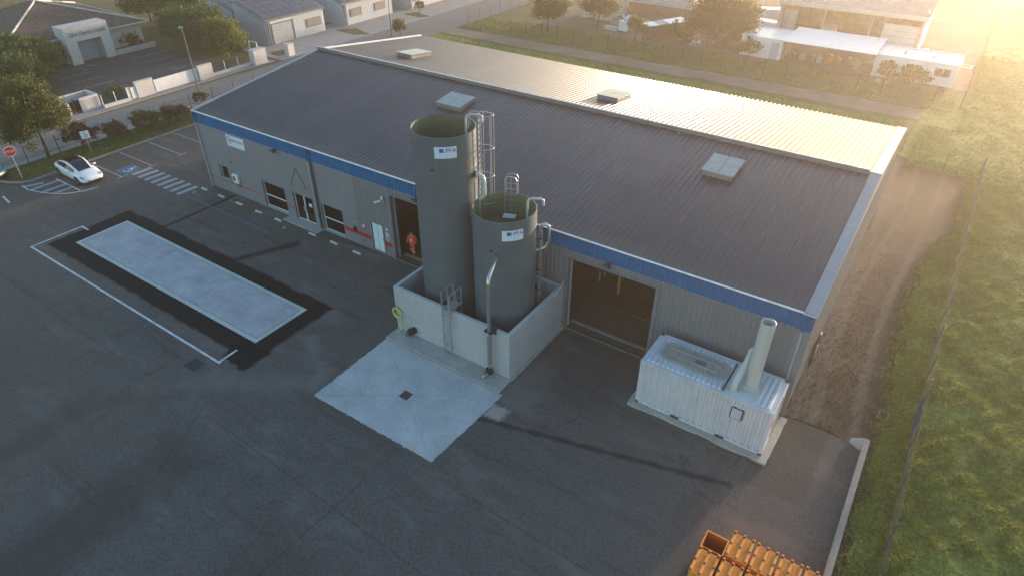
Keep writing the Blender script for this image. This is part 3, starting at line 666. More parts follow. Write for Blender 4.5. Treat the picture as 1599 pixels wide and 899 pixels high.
for kx in range(3):
    for kz in range(2): MB().box(33.9 + kx * 1.3, 35.0 + kx * 1.3, 10.2, 11.4, .03 + kz * 1.15, 1.05 + kz * 1.15).build('crate', 'wood_brown', c)
c = empty('machine_cabinet', (20.6, 5.0, .02), 'dark cabinet in the hall behind the worker', 'cabinet'); MB().box(19.8, 21.6, 4.4, 5.4, .021, 2.1).build('body', 'rusty', c); MB().box(19.9, 20.6, 4.36, 4.4, .2, 2.0).build('door', 'trim_grey', c)

# ---------------------------------------------------------------- weighbridge
wb = empty('weighbridge', (9.1, -8.7, 0), 'long pale weighbridge deck set in black tarred asphalt', 'weighbridge')
x0, x1, y0, y1 = -.12, 18.3, -10.53, -6.93
MB().box(x0, x1, y0, y0 + .26, -.02, .022).box(x0, x1, y1 - .26, y1, -.02, .022).box(x0, x0 + .26, y0 + .261, y1 - .261, -.02, .022).box(x1 - .26, x1, y0 + .261, y1 - .261, -.02, .022).build('frame', 'rim_concrete', wb)
MB().box(x0 + .261, x1 - .261, y0 + .261, y1 - .261, -.02, .006).build('joint', 'black_rubber', wb)
xs = [x0 + .285, x0 + 6.25, x0 + 12.2, x1 - .285]
for a, c in zip(xs, xs[1:]):
    dk = MB().box(a + .012, c - .012, y0 + .285, y1 - .285, 0, .02).build('deck_panel', 'deck_concrete', wb)
    for px in (a + .5, c - .5):
        for py in (y0 + .65, y1 - .65): MB().box(px - .2, px + .2, py - .14, py + .14, .0205, .0235).build('access_lid', 'lid_concrete', dk)
c = empty('manhole_cover', (17.1, -13.4, 0), 'dark square manhole cover beside the white corner line', 'manhole'); MB().obox((17.12, -13.4, .006), (1.0, .85, .012), .03).build('cover', 'trim_dark', c); MB().obox((17.12, -13.4, .0125), (.86, .71, .004), .03).build('panel', 'black_rubber', c)

# ---------------------------------------------------------------- wash pad of four triangular slabs
pad = empty('wash_pad', (27.6, -8.7, 0), 'pale square concrete wash pad in front of the tank basin', 'concrete pad')
cor = [(23.92, -11.5), (31.32, -11.47), (31.55, -6.32), (23.85, -6.32)]; ctr = (27.64, -8.98)
for i in range(4):
    a, c = cor[i], cor[(i + 1) % 4]; e = rag([a, c, ctr], .12, .02 if i in (0, 1, 3) else .005)
    n_ = int((Vector(c) - Vector(a)).length / .12); edge = e[:n_] + [c]
    mid = Vector(((a[0] + c[0] + ctr[0]) / 3, (a[1] + c[1] + ctr[1]) / 3)); poly = []
    for p in edge + [ctr]:
        poly.append((p[0] + (mid.x - p[0]) * .003, p[1] + (mid.y - p[1]) * .003))
    MB().prism(poly, -.02, .016).build('slab', 'pad_concrete', pad)
MB().obox((27.64, -8.98, .014), (.5, .5, .024), .0).build('drain_grate', 'rusty', pad)

# ---------------------------------------------------------------- concrete tank basin
BX0, BX1, BY0, BY1, BH = 23.78, 31.22, -5.26, -.10, 2.84
bund = empty('tank_basin', (27.5, -2.7, 0), 'grey concrete containment basin around the two tanks', 'basin')
for nm, q in (('front_wall', (BX0, BX1, BY0, BY0 + .2)), ('side_wall', (BX0, BX0 + .2, BY0 + .201, BY1)), ('side_wall', (BX1 - .2, BX1, BY0 + .201, BY1)), ('back_wall', (BX0 + .201, BX1 - .201, BY1 - .2, BY1))):
    MB().box(*q, 0, BH).build(nm, 'bund_concrete', bund, bevel=.018)
MB().box(BX0 + .2, BX1 - .2, BY0 + .2, BY1 - .2, 0, .05).build('basin_floor', 'apron_concrete', bund)
MB().box(BX0 + .02, BX1 + .12, BY0 - 1.04, BY0 - .001, -.01, .10).build('apron', 'apron_concrete', bund, bevel=.03)
MB().box(BX1 + .002, BX1 + .16, BY0, BY1, -.01, .05).build('footing', 'slab_concrete', bund)

# ---------------------------------------------------------------- tanks
def arc_plate(c, r, a0, a1, z0, z1, name, mat, parent, n=8, th=.012):
    b_ = MB(); vs = []
    for i in range(n + 1):
        a = a0 + (a1 - a0) * i / n
        for rr in (r + .006, r + .006 + th):
            for z in (z0, z1): vs.append((c[0] + rr * cos(a), c[1] + rr * sin(a), z))
    fs = []
    for i in range(n):
        A = i * 4; B = A + 4
        fs += [(A + 2, B + 2, B + 3, A + 3), (A + 1, A + 3, B + 3, B + 1), (A, B, B + 2, A + 2), (A, A + 1, B + 1, B)]
    fs += [(0, 2, 3, 1), (n * 4, n * 4 + 1, n * 4 + 3, n * 4 + 2)]
    return b_.add(vs, fs).build(name, mat, parent)
def pfa_plate(c, r, ang, z0, z1, parent):
    half = 1.02 / 2 / r; pl = arc_plate(c, r, ang - half, ang + half, z0, z1, 'name_plate', 'plate_white', parent)
    h = z1 - z0
    def at(u, z, off=.022): a = ang + u / r; return (c[0] + (r + off) * cos(a), c[1] + (r + off) * sin(a), z), a
    lg = MB()
    for k_, (u0, u1) in enumerate(((-.28, -.15), (-.14, -.105), (-.095, -.07))):
        p0, _ = at(u0, 0); p1, _ = at(u1, 0)
        zb_ = z0 + h * .52; zt = z0 + h * .86
        lg.quad((p0[0], p0[1], zb_), (p1[0], p1[1], zb_), (p1[0], p1[1], zt), (p0[0], p0[1], zt))
    lg.build('logo', 'logo_blue', pl)
    for k_, chh in enumerate('PFA'):
        p, a = at(.00 + k_ * .15, z0 + h * .52, .024)
        text('lettering', chh, h * .52, p, (pi / 2, 0, a + pi / 2), 'logo_blue', pl, extrude=.002)
    p, a = at(-.25, z0 + h * .25, .024)
    for k_ in range(2):
        p0, _ = at(-.26, 0); p1, _ = at(.10, 0); zz = z0 + h * (.32 - .14 * k_)
        MB().quad((p0[0], p0[1], zz), (p1[0], p1[1], zz), (p1[0], p1[1], zz + .018), (p0[0], p0[1], zz + .018)).build('fine_print', 'trim_pale', pl)
def tank(name, c, r, top, deckz, label, camang):
    t_ = empty(name, (c[0], c[1], .05), label, 'tank', 'storage tanks in the basin')
    MB().lathe([(r, .05), (r, top), (r - .03, top + .012), (r - .03, deckz)], c, 96).build('shell', 'tank_grey', t_, True, autos=35)
    MB().lathe([(r - .034, deckz), (r - .034, top - .03)], c, 96).build('inner_lining', 'tank_inside', t_, True)
    for z in (2.4, 4.8, 7.2, 9.6):
        if z < top - .6: MB().lathe([(r + .001, z), (r + .006, z + .01), (r + .006, z + .05), (r + .001, z + .06)], c, 96).build('shell_joint', 'tank_grey', t_, True)
    dk = MB().lathe([(0, deckz + .12), (r - .04, deckz)], c, 48).build('deck', 'tank_inside', t_, True)
    a = camang
    hx, hy = c[0] + .35 * cos(a), c[1] + .35 * sin(a)
    MB().obox((hx, hy, deckz + .42), (.62, .5, .05), .3, (R(8), 'X')).build('hatch', 'plate_white', dk); MB().cyl((hx, hy, deckz + .05), (hx, hy, deckz + .40), .24, n=16).build('hatch_neck', 'tank_grey', dk, True, autos=40)
    for u, v in ((-.75, .35), (.8, .2), (-.5, -.6)): MB().cyl((c[0] + u, c[1] + v, deckz), (c[0] + u, c[1] + v, deckz + .22), .15, n=12).build('nozzle_cap', 'tank_grey', dk, True, autos=40)
    MB().obox((c[0] - .1, c[1] + .1, deckz + .16), (1.9, .07, .06), .35).build('stiffener', 'galv', dk)
    for da, z in ((-.42, top - 1.55), (-.40, top - 2.35)):
        aa = camang + da; MB().cyl((c[0] + (r - .01) * cos(aa), c[1] + (r - .01) * sin(aa), z), (c[0] + (r + .07) * cos(aa), c[1] + (r + .07) * sin(aa), z), .065, n=12).build('wall_socket', 'cast_dark' if da < -.41 else 'tank_grey', t_)
    return t_
TC, SC_ = (25.94, -2.93), (29.23, -2.73)
def angto(c): return math.atan2(-25.2 - c[1], 44.73 - c[0])
ta = angto(TC); sa = angto(SC_)
tt = tank('tall_tank', TC, 1.52, 11.38, 10.0, 'tall grey cylindrical tank with white lettered plate near its open top', ta)
st_ = tank('short_tank', SC_, 1.545, 8.05, 6.75, 'shorter grey cylindrical tank with discharge pipe on its front', sa)
pfa_plate(TC, 1.52, ta + .02, 10.42, 10.97, tt); pfa_plate(SC_, 1.545, sa + .25, 7.1, 7.64, st_)
def gooseneck(c, r, ang, z0, top, parent, out=.75):
    dx, dy = cos(ang), sin(ang); bx, by = c[0] + (r - .45) * dx, c[1] + (r - .45) * dy
    path = [(bx, by, z0), (bx, by, top - .2), (bx + .06 * dx, by + .06 * dy, top - .07), (bx + .2 * dx, by + .2 * dy, top), (bx + (out - .12) * dx, by + (out - .12) * dy, top), (bx + out * dx, by + out * dy, top - .08), (bx + out * dx, by + out * dy, top - .32)]
    p = MB().tube(path, .055, 12).build('vent_pipe', 'pipe_pale', parent, True, autos=50)
    MB().cyl((bx, by, z0 + .55), (bx, by, z0 + .68), .095, n=12).build('flange', 'cast_dark', p)
gooseneck(TC, 1.52, R(28), 10.0, 11.98, tt); gooseneck(SC_, 1.545, R(25), 6.75, 8.62, st_)
def caged_ladder(c, r, ang, z0, z1, cage0, hoops, parent, inside=False):
    dx, dy = cos(ang), sin(ang); tx, ty = -dy, dx
    def P(o_, s_, z): return (c[0] + (r + o_) * dx + s_ * tx, c[1] + (r + o_) * dy + s_ * ty, z)
    b_ = MB()
    for s_ in (-.22, .22): b_.tube([P(.14, s_, z0), P(.14, s_, z1), P(.05, s_, z1 + .06), P(-.28, s_, z1 + .06), P(-.30, s_, z1 - .6)] if not inside else [P(.14, s_, z0), P(.14, s_, z1)], .022, 6)
    ld = b_.build('ladder', 'galv', parent)
    z = z0 + .2; first = None
    while z < z1:
        if first is None:
            q0, q1 = P(.14, -.22, z), P(.14, .22, z); first = MB().cyl(q0, q1, .014, n=5).build('rung', 'galv', ld); z_f = z
        else:
            d_ = dup(first, ld); d_.location = Vector(first.location) + Vector((0, 0, z - z_f))
        z += .28
    def hoop(z): return [P(.14 + .70 * sin(pi * i / 14) , -.38 * cos(pi * i / 14), z) for i in range(15)]
    for z in hoops: MB().tube(hoop(z), .022, 6).build('hoop', 'galv', ld)
    for i in (1, 4, 7, 10, 13):
        q = hoop(0)[i]; MB().cyl((q[0], q[1], cage0), (q[0], q[1], max(hoops)), .014, n=5).build('cage_bar', 'galv', ld)
    return ld
caged_ladder(TC, 1.52, R(28), .3, 12.0, 3.2, (12.0, 10.4, 9.0, 7.6, 6.2, 4.8, 3.4), tt)
# small inner ladder of the short tank with arched guard
ia = R(112); il = MB(); dx, dy = cos(ia), sin(ia); tx, ty = -dy, dx
def PI(o_, s_, z): return (SC_[0] + (1.5 + o_) * dx + s_ * tx, SC_[1] + (1.5 + o_) * dy + s_ * ty, z)
il.tube([PI(-.08, -.3, 6.85), PI(-.08, -.3, 8.75), PI(-.08, -.22, 8.9), PI(-.08, 0, 8.95), PI(-.08, .22, 8.9), PI(-.08, .3, 8.75), PI(-.08, .3, 6.85)], .024, 6)
il.tube([PI(.3, -.3, 7.6), PI(.3, -.3, 8.75), PI(.3, -.22, 8.9), PI(.3, 0, 8.95), PI(.3, .22, 8.9), PI(.3, .3, 8.75), PI(.3, .3, 7.6)], .02, 6)
ilo = il.build('inner_ladder', 'galv', st_)
MB().cyl(PI(-.08, 0, 6.9), PI(-.08, 0, 8.94), .016, n=5).build('cage_bar', 'galv', ilo)
for z in (7.1, 7.4, 7.7, 8.0, 8.3, 8.6): MB().cyl(PI(-.08, -.3, z), PI(-.08, .3, z), .016, n=5).build('rung', 'galv', ilo)
MB().obox((SC_[0] + 1.1 * dx, SC_[1] + 1.1 * dy, 6.98), (.62, .4, .04), ia - pi / 2).build('step_plate', 'plate_white', ilo)
# overflow and supply pipes beside the tanks
def rpt(c, r, ang, o_, s_, z): return (c[0] + (r + o_) * cos(ang) - s_ * sin(ang), c[1] + (r + o_) * sin(ang) + s_ * cos(ang), z)
A_ = R(3)
p = MB().tube([rpt(TC, 1.5, A_, 0, .2, 9.25), rpt(TC, 1.5, A_, .3, .2, 9.28), rpt(TC, 1.5, A_, .5, .2, 9.2), rpt(TC, 1.5, A_, .56, .2, 9.0), rpt(TC, 1.5, A_, .56, .2, 8.3), rpt(TC, 1.5, A_, .4, .2, 8.1), rpt(TC, 1.5, A_, .22, .2, 7.9), rpt(TC, 1.5, A_, .2, .2, .4)], .10, 12).build('overflow_pipe', 'pipe_pale', tt, True, autos=50)
MB().cyl(rpt(TC, 1.5, A_, .05, .2, 9.25), rpt(TC, 1.5, A_, .13, .2, 9.25), .16, n=14).build('flange', 'cast_dark', p)
for z in (6.9, 5.0, 3.2): MB().obox(rpt(TC, 1.5, A_, .12, .2, z), (.3, .3, .05), A_).build('clamp', 'cast_dark', p)
A2 = R(33)
p = MB().tube([rpt(SC_, 1.545, A2, .18, 0, .4), rpt(SC_, 1.545, A2, .18, 0, 6.9), rpt(SC_, 1.545, A2, .22, 0, 7.1), rpt(SC_, 1.545, A2, .42, 0, 7.15), rpt(SC_, 1.545, A2, .6, 0, 7.05), rpt(SC_, 1.545, A2, .62, 0, 6.2), rpt(SC_, 1.545, A2, .45, 0, 5.85), rpt(SC_, 1.545, A2, .02, 0, 5.7)], .085, 12).build('overflow_pipe', 'stainless', st_, True, autos=50)
p2 = MB().tube([rpt(SC_, 1.545, A2, .26, .24, 6.6), rpt(SC_, 1.545, A2, .26, .24, 2.7), (31.15, -1.25, 2.55), (31.35, -.75, 3.05), (31.25, -.12, 3.15)], .06, 10).build('supply_pipe', 'galv', st_, True, autos=50)
for z in (6.4, 4.6, 3.4): MB().obox(rpt(SC_, 1.545, A2, .12, .1, z), (.3, .45, .05), A2).build('clamp', 'cast_dark', p2)
# discharge riser on the front of the short tank
ra = math.atan2(-1.45, .53)
rx, ry = SC_[0] + 3.05 * cos(ra), SC_[1] + 3.05 * sin(ra)
p = MB().tube([rpt(SC_, 1.545, ra, -.02, 0, 6.18), rpt(SC_, 1.545, ra, .2, 0, 6.18), rpt(SC_, 1.545, ra, 1.25, 0, 5.98), rpt(SC_, 1.545, ra, 1.44, 0, 5.86), (rx, ry, 5.68), (rx, ry, .62)], .095, 14).build('discharge_pipe', 'stainless', st_, True, autos=50)
MB().cyl(rpt(SC_, 1.545, ra, -.02, 0, 6.18), rpt(SC_, 1.545, ra, .07, 0, 6.18), .21, n=16).build('flange', 'tank_grey', p, True, autos=40)
MB().obox((rx, ry + .12, 2.95), (.46, .5, .06)).box(rx - .2, rx + .2, BY0 - .03, BY0 - .001, 2.6, 2.83).build('pipe_support', 'cast_dark', p)
MB().cyl((rx, ry, .9), (rx, ry, 2.6), .112, n=14).build('pipe_sleeve', 'trim_grey', p, True, autos=40)
def valve(x, y, z, parent):
    v_ = MB().cyl((x, y, z - .16), (x, y, z + .16), .14, n=14).cyl((x - .2, y, z), (x + .2, y, z), .11, n=12).build('valve_body', 'cast_dark', parent, True, autos=40)
    MB().tube([(x + .14 * cos(2*pi*i/16), y - .28, z + .14 * sin(2*pi*i/16)) for i in range(16)], .018, 6, True).cyl((x, y, z), (x, y - .28, z), .025, n=6).cyl((x - .14, y - .28, z), (x + .14, y - .28, z), .012, n=5).build('hand_wheel', 'cast_dark', v_)
    return v_
valve(rx, ry - .02, .44, p); MB().cyl((rx, ry - .05, .30), (rx - .2, ry - .45, .22), .08, n=12).build('coupling', 'stainless', p, True, autos=40)
c = empty('drain_valve', (24.95, BY0, .3), 'black drain valve low on the basin wall near the hose', 'valve')
valve(24.95, BY0 - .22, .42, c); MB().cyl((24.95, BY0, .42), (24.95, BY0 - .2, .42), .08, n=10).build('pipe_stub', 'stainless', c)
MB().obox((25.1, BY0 - .12, .52), (.22, .2, .3)).build('actuator', 'cast_dark', c)
# hose
c = empty('hose_coil', (23.82, BY0 - .1, 1.0), 'coiled yellow hose hanging on the basin corner', 'hose')
hp = []
for i in range(90):
    a = 2 * pi * i / 18; rr = .27 + .03 * sin(i * .9); hp.append((23.98 + rr * cos(a), BY0 - .10 - .02 * (i / 18) + .015 * sin(i * 1.7), 1.28 + rr * 1.05 * sin(a)))
hp += [(24.2, BY0 - .15, 1.0), (24.18, BY0 - .12, .6), (24.2, BY0 - .2, .22), (24.05, BY0 - .4, .13)]
MB().tube(hp, .024, 6).build('coil', 'hose_yellow', c, True); MB().cyl((23.98, BY0, 1.36), (23.98, BY0 - .25, 1.40), .03, n=8).build('hook', 'galv', c)
# access ladder with crossover platform
c = empty('crossover_ladder', (27.55, BY0 - .1, .1), 'galvanised ladder and railed step-over platform on the basin wall', 'ladder')
b_ = MB(); X0, X1, Yf = 27.30, 27.76, BY0 - .22
for x in (X0, X1): b_.box(x - .02, x + .02, Yf - .03, Yf + .03, .10, 3.95)
st = b_.build('stile', 'galv', c)
z = .35; i = 0
while z < 2.9: MB().box(X0 + .021, X1 - .021, Yf - .018, Yf + .018, z, z + .03).build('rung', 'galv', st); z += .28
for z in (.55, 2.5, 2.75): MB().box(X0 - .02, X0 + .02, Yf + .03, BY0, z, z + .04).box(X1 - .02, X1 + .02, Yf + .03, BY0, z, z + .04).build('wall_bracket', 'galv', st)
MB().box(X0 - .05, X1 + .05, Yf + .06, BY0 + .75, 2.92, 2.96).build('platform', 'galv', c)
for x in (X0 - .04, X1 + .04):
    rl = MB()
    for yy in (Yf + .07, BY0 + .30, BY0 + .73): rl.box(x - .02, x + .02, yy - .02, yy + .02, 2.961, 3.96)
    for zz in (3.38, 3.92): rl.box(x - .018, x + .018, Yf + .091, BY0 + .279, zz, zz + .036).box(x - .018, x + .018, BY0 + .321, BY0 + .709, zz, zz + .036)
    rl.build('guard_rail', 'galv', c)
for x in (X0, X1): MB().box(x - .02, x + .02, BY0 + .76, BY0 + .80, .2, 3.9).build('inner_stile', 'galv', c)
for k_ in range(9): MB().box(X0 + .021, X1 - .021, BY0 + .765, BY0 + .795, .45 + k_ * .28, .48 + k_ * .28).build('rung', 'galv', c)
MB().box(X0 - .04, X1 + .04, Yf - .12, Yf + .05, .101, .13).build('foot_plate', 'galv', c)

# ---------------------------------------------------------------- container with stack
ct = empty('plant_container', (40.1, -1.95, .1), 'white shipping container plant room with roof stack', 'container')
KX, KY, KL, KW, KZ0, KZ1 = 37.10, -3.15, 6.058, 2.438, .12, 2.72
def corr(n, L, dep, h0, h1, fn):
    b_ = MB(); pr = []
    for i in range(n):
        a = L * i / n; pt = L / n; pr += [(a, 0), (a + pt * .30, 0), (a + pt * .48, dep), (a + pt * .82, dep)]
    pr.append((L, 0)); m_ = len(pr)
    return b_.add([fn(u, d, h0) for u, d in pr] + [fn(u, d, h1) for u, d in pr], [(i, i + 1, m_ + i + 1, m_ + i) for i in range(m_ - 1)])
fx0, fx1, fy0, fy1 = KX, KX + KL, KY, KY + KW
corr(18, KL - .3, .06, KZ0 + .16, KZ1 - .12, lambda u, d, h: (fx0 + .15 + u, fy0 + .02 + d, h)).build('long_side', 'container_white', ct)
corr(18, KL - .3, .06, KZ0 + .16, KZ1 - .12, lambda u, d, h: (fx1 - .15 - u, fy1 - .02 - d, h)).build('long_side', 'container_white', ct)
corr(8, KW - .3, .06, KZ0 + .16, KZ1 - .12, lambda u, d, h: (fx1 - .02 - d, fy0 + .15 + u, h)).build('end_wall', 'container_white', ct)
corr(8, KW - .3, .06, KZ0 + .16, KZ1 - .12, lambda u, d, h: (fx0 + .02 + d, fy1 - .15 - u, h)).build('end_wall', 'container_white', ct)
fr = MB()
for x in (fx0, fx1 - .15):
    for y in (fy0, fy1 - .15): fr.box(x, x + .15, y, y + .15, KZ0 + .12, KZ1 - .12)
for z0_, z1_ in ((KZ0 + .02, KZ0 + .16), (KZ1 - .13, KZ1 - .015)):
    fr.box(fx0 + .151, fx1 - .151, fy0, fy0 + .06, z0_, z1_).box(fx0 + .151, fx1 - .151, fy1 - .06, fy1, z0_, z1_).box(fx0, fx0 + .06, fy0 + .151, fy1 - .151, z0_, z1_).box(fx1 - .06, fx1, fy0 + .151, fy1 - .151, z0_, z1_)
fr.build('frame', 'container_white', ct)
for x in (fx0 - .004, fx1 - .174):
    for y in (fy0 - .004, fy1 - .158):
        for z in (KZ0, KZ1 - .118): MB().box(x, x + .178, y, y + .162, z, z + .118).build('corner_casting', 'container_white' if z > 1 and y < -2 else 'rusty', ct)
# corrugated roof: full-width ribs at both ends, ribs broken beside the hood
ro = MB(); zt = KZ1 - .03
ro.box(fx0 + .058, fx1 - .058, fy0 + .058, fy1 - .058, zt - .03, zt)
rf = ro.build('roof', 'container_white', ct)
nr = 24
for i in range(nr):
    x = fx0 + .28 + i * (KL - .6) / (nr - 1)
    segs = [(fy0 + .18, fy1 - .18)]
    if 37.55 < x < 40.75: segs = [(fy0 + .18, -2.52), (-1.14, fy1 - .18)]
    elif 40.8 < x < 41.05: segs = []
    elif 41.0 < x < 42.3: segs = [(fy0 + .18, -2.95), (-1.35, fy1 - .18)]
    for a, c_ in segs:
        if c_ - a > .1: MB().add([(x - .085, a, zt), (x + .085, a, zt), (x + .085, c_, zt), (x - .085, c_, zt), (x - .045, a + .05, zt + .062), (x + .045, a + .05, zt + .062), (x + .045, c_ - .05, zt + .062), (x - .045, c_ - .05, zt + .062)], [(4,5,6,7),(0,1,5,4),(1,2,6,5),(2,3,7,6),(3,0,4,7)]).build('roof_rib', 'container_white', rf)
hood = empty('h', (0, 0, 0), 'x', 'x'); bpy.data.objects.remove(hood)
hb = MB()
def oval(x0_, x1_, y0_, y1_, cut, z): return [(x0_ + cut, y0_, z), (x1_ - cut, y0_, z), (x1_, y0_ + cut * .8, z), (x1_, y1_ - cut * .8, z), (x1_ - cut, y1_, z), (x0_ + cut, y1_, z), (x0_, y1_ - cut * .8, z), (x0_, y0_ + cut * .8, z)]
o0 = oval(37.6, 40.72, -2.46, -1.2, .26, 0); i0 = oval(37.72, 40.6, -2.36, -1.3, .22, 0)
vs = [(x, y, zt) for x, y, _ in o0] + [(x, y, zt + .09) for x, y, _ in o0] + [(x, y, zt + .09) for x, y, _ in i0] + [(x, y, zt + .02) for x, y, _ in i0]
fs = [tuple(range(24, 32))]
for l in range(3):
    for i in range(8): fs.append((l * 8 + i, l * 8 + (i + 1) % 8, l * 8 + 8 + (i + 1) % 8, l * 8 + 8 + i))
hd = hb.add(vs, fs).build('roof_hood', 'hood_green', ct)
for x in (38.3, 38.95, 39.9): MB().box(x, x + .05, -2.355, -1.305, zt + .022, zt + .10).build('hood_rib', 'hood_green', hd)
for yy in (-2.1, -1.62): MB().box(37.95, 40.35, yy, yy + .05, zt + .022, zt + .12).build('hood_rib', 'hood_green', hd)
MB().box(39.2, 39.7, -2.02, -1.66, zt + .023, zt + .06).build('hatch', 'trim_grey', hd)
MB().box(40.83, 40.9, fy0 + .2, fy1 - .2, zt + .001, zt + .05).build('roof_seam', 'rusty', ct)
SX, SY = 41.80, -2.02
sk = MB().lathe([(.30, zt), (.30, 6.26), (.275, 6.27), (.275, 4.2), (0, 4.2)], (SX, SY), 40).build('stack', 'stack_cream', ct, True, autos=35)
MB().lathe([(.40, zt + .04), (.40, zt + .09), (.335, zt + .10), (.335, zt + .20), (.30, zt + .21)], (SX, SY), 40).build('stack_collar', 'stack_cream', sk, True, autos=35)
MB().box(SX - .55, SX + .55, SY - .55, SY + .55, zt + .0005, zt + .04).build('base_plate', 'stack_cream', sk)
MB().tube([(41.25, -2.72, zt), (41.25, -2.72, zt + .28), (41.26, -2.64, zt + .5), (41.29, -2.45, zt + .68), (41.34, -2.1, zt + .95)], .15, 14).build('flue_elbow', 'stack_cream', sk, True, autos=50)
MB().cyl((41.25, -2.72, zt), (41.25, -2.72, zt + .09), .21, n=16).build('flange', 'stack_cream', sk, True, autos=40)
MB().tube([(41.34, -2.1, zt + .95), (41.38, -1.95, zt + 1.2), (41.42, -1.85, zt + 1.75), (41.55, -1.9, zt + 1.95)], [.15, .13, .12, .11], 12).build('flue_duct', 'stack_cream', sk, True, autos=50)
lv = MB().box(41.44, 41.98, fy0 - .012, fy0 + .02, 1.60, 2.22).build('louvre', 'trim_dark', ct)
for k_ in range(6): MB().box(41.49, 41.93, fy0 - .03, fy0 - .0125, 1.645 + k_ * .095, 1.705 + k_ * .095).build('slat', 'trim_white', lv)
for x in (38.9, 41.05): MB().box(x, x + .42, fy0 - .006, fy0 + .05, KZ0 + .025, KZ0 + .15).build('fork_pocket', 'black_rubber', ct)
for y, z, mt in ((-1.0, 1.6, 'red_paint'), (-2.6, 1.7, 'sign_red')): MB().box(fx1 - .018, fx1 + .004, y - .15, y + .15, z - .15, z + .15).build('warning_label', mt, ct)
for k_ in range(2): MB().cyl((fx1 + .02, -1.95 + k_ * .35, .3), (fx1 + .02, -1.95 + k_ * .35, 2.55), .02, n=6).build('lock_rod', 'galv', ct)
sl_ = MB().prism(rag([(36.85, -3.45), (43.45, -3.5), (43.55, -.25), (36.95, -.2)], .35, .035), -.02, .119).build('container_slab', 'slab_concrete')
tag(sl_, 'beige concrete plinth slab under the white container', 'slab')

# ---------------------------------------------------------------- wheel stops
first = None; wx = (.1, 2.2, 4.3, 6.5, 8.6, 12.1, 14.15, 16.3)
for i, x in enumerate(wx):
    if first is None:
        first = MB().add([(-.36, -.09, 0), (.36, -.09, 0), (.36, .09, 0), (-.36, .09, 0), (-.32, -.055, .11), (.32, -.055, .11), (.32, .055, .11), (-.32, .055, .11)], [(3,2,1,0),(4,5,6,7),(0,1,5,4),(1,2,6,5),(2,3,7,6),(3,0,4,7)]).build('wheel_stop', 'rim_concrete', bevel=.012); o = first
    else: o = dup(first)
    o.location = (x, -.92 + random.uniform(-.02, .02), .001); o.rotation_euler.z = random.uniform(-.03, .03)
    tag(o, '%s low concrete wheel stop along the facade, counting from the office corner' % ORD[i], 'wheel stop', 'wheel stops along the facade')

# ---------------------------------------------------------------- low retaining kerb and gravel things
kb = empty('low_kerb_wall', (46.85, -4, 0), 'low pale concrete kerb wall closing the yard beside the grass', 'kerb wall')
MB().prism([(46.74, -7.7), (46.98, -7.7), (46.98, .34), (46.74, .34)], -.02, .30).build('wall', 'kerb_concrete', kb, bevel=.015)
MB().add([(46.739, .34, -.02), (46.739, -.25, -.02), (46.2, .0, -.02), (46.26, .26, -.02), (46.739, .34, .30), (46.739, -.05, .30), (46.22, .02, .10), (46.26, .24, .10)], [(3,2,1,0),(4,5,6,7),(0,1,5,4),(1,2,6,5),(2,3,7,6),(3,0,4,7)]).build('end_piece', 'slab_concrete', kb)
c = empty('cover_slab', (47.2, 2.6, 0), 'small pale inspection frame lying in the gravel strip', 'cover')
MB().tube([(47.0, 2.35, .03), (47.4, 2.35, .03), (47.45, 2.9, .03), (47.05, 2.95, .03)], .035, 6, True).build('frame', 'kerb_concrete', c); MB().box(47.06, 47.38, 2.42, 2.86, .005, .03).build('lid', 'gravel', c)
c = empty('hydrant_pipe', (43.4, 4.4, 0), 'rusty red hose reel and pipe on the right-hand wall', 'pipe')
MB().tube([(43.42, 4.3, .1), (43.42, 4.3, 1.5), (43.46, 4.5, 1.8), (43.46, 4.9, 1.8), (43.42, 5.1, 1.5), (43.42, 5.1, .3)], .06, 8).build('pipe', 'rusty', c, True); MB().cyl((43.34, 4.7, .9), (43.5, 4.7, .9), .24, n=16).build('reel', 'scrap_orange', c)
st = MB(); 
for i in range(3200):
    x = RNG.uniform(43.4, 47.5); y = abs(RNG.normal(0, 9)) + .1; s_ = RNG.uniform(.012, .045)
    a = RNG.uniform(0, pi); st.add([(x + s_ * cos(a), y + s_ * sin(a), .0), (x - s_ * sin(a), y + s_ * cos(a), .0), (x - s_ * cos(a), y - s_ * sin(a), .0), (x + s_ * sin(a), y - s_ * cos(a), .0), (x, y, s_ * .9)], [(0, 1, 4), (1, 2, 4), (2, 3, 4), (3, 0, 4)])
tag(st.build('loose_stones', 'gravel'), 'loose pale stones scattered over the gravel strip', 'stones', kind='stuff')

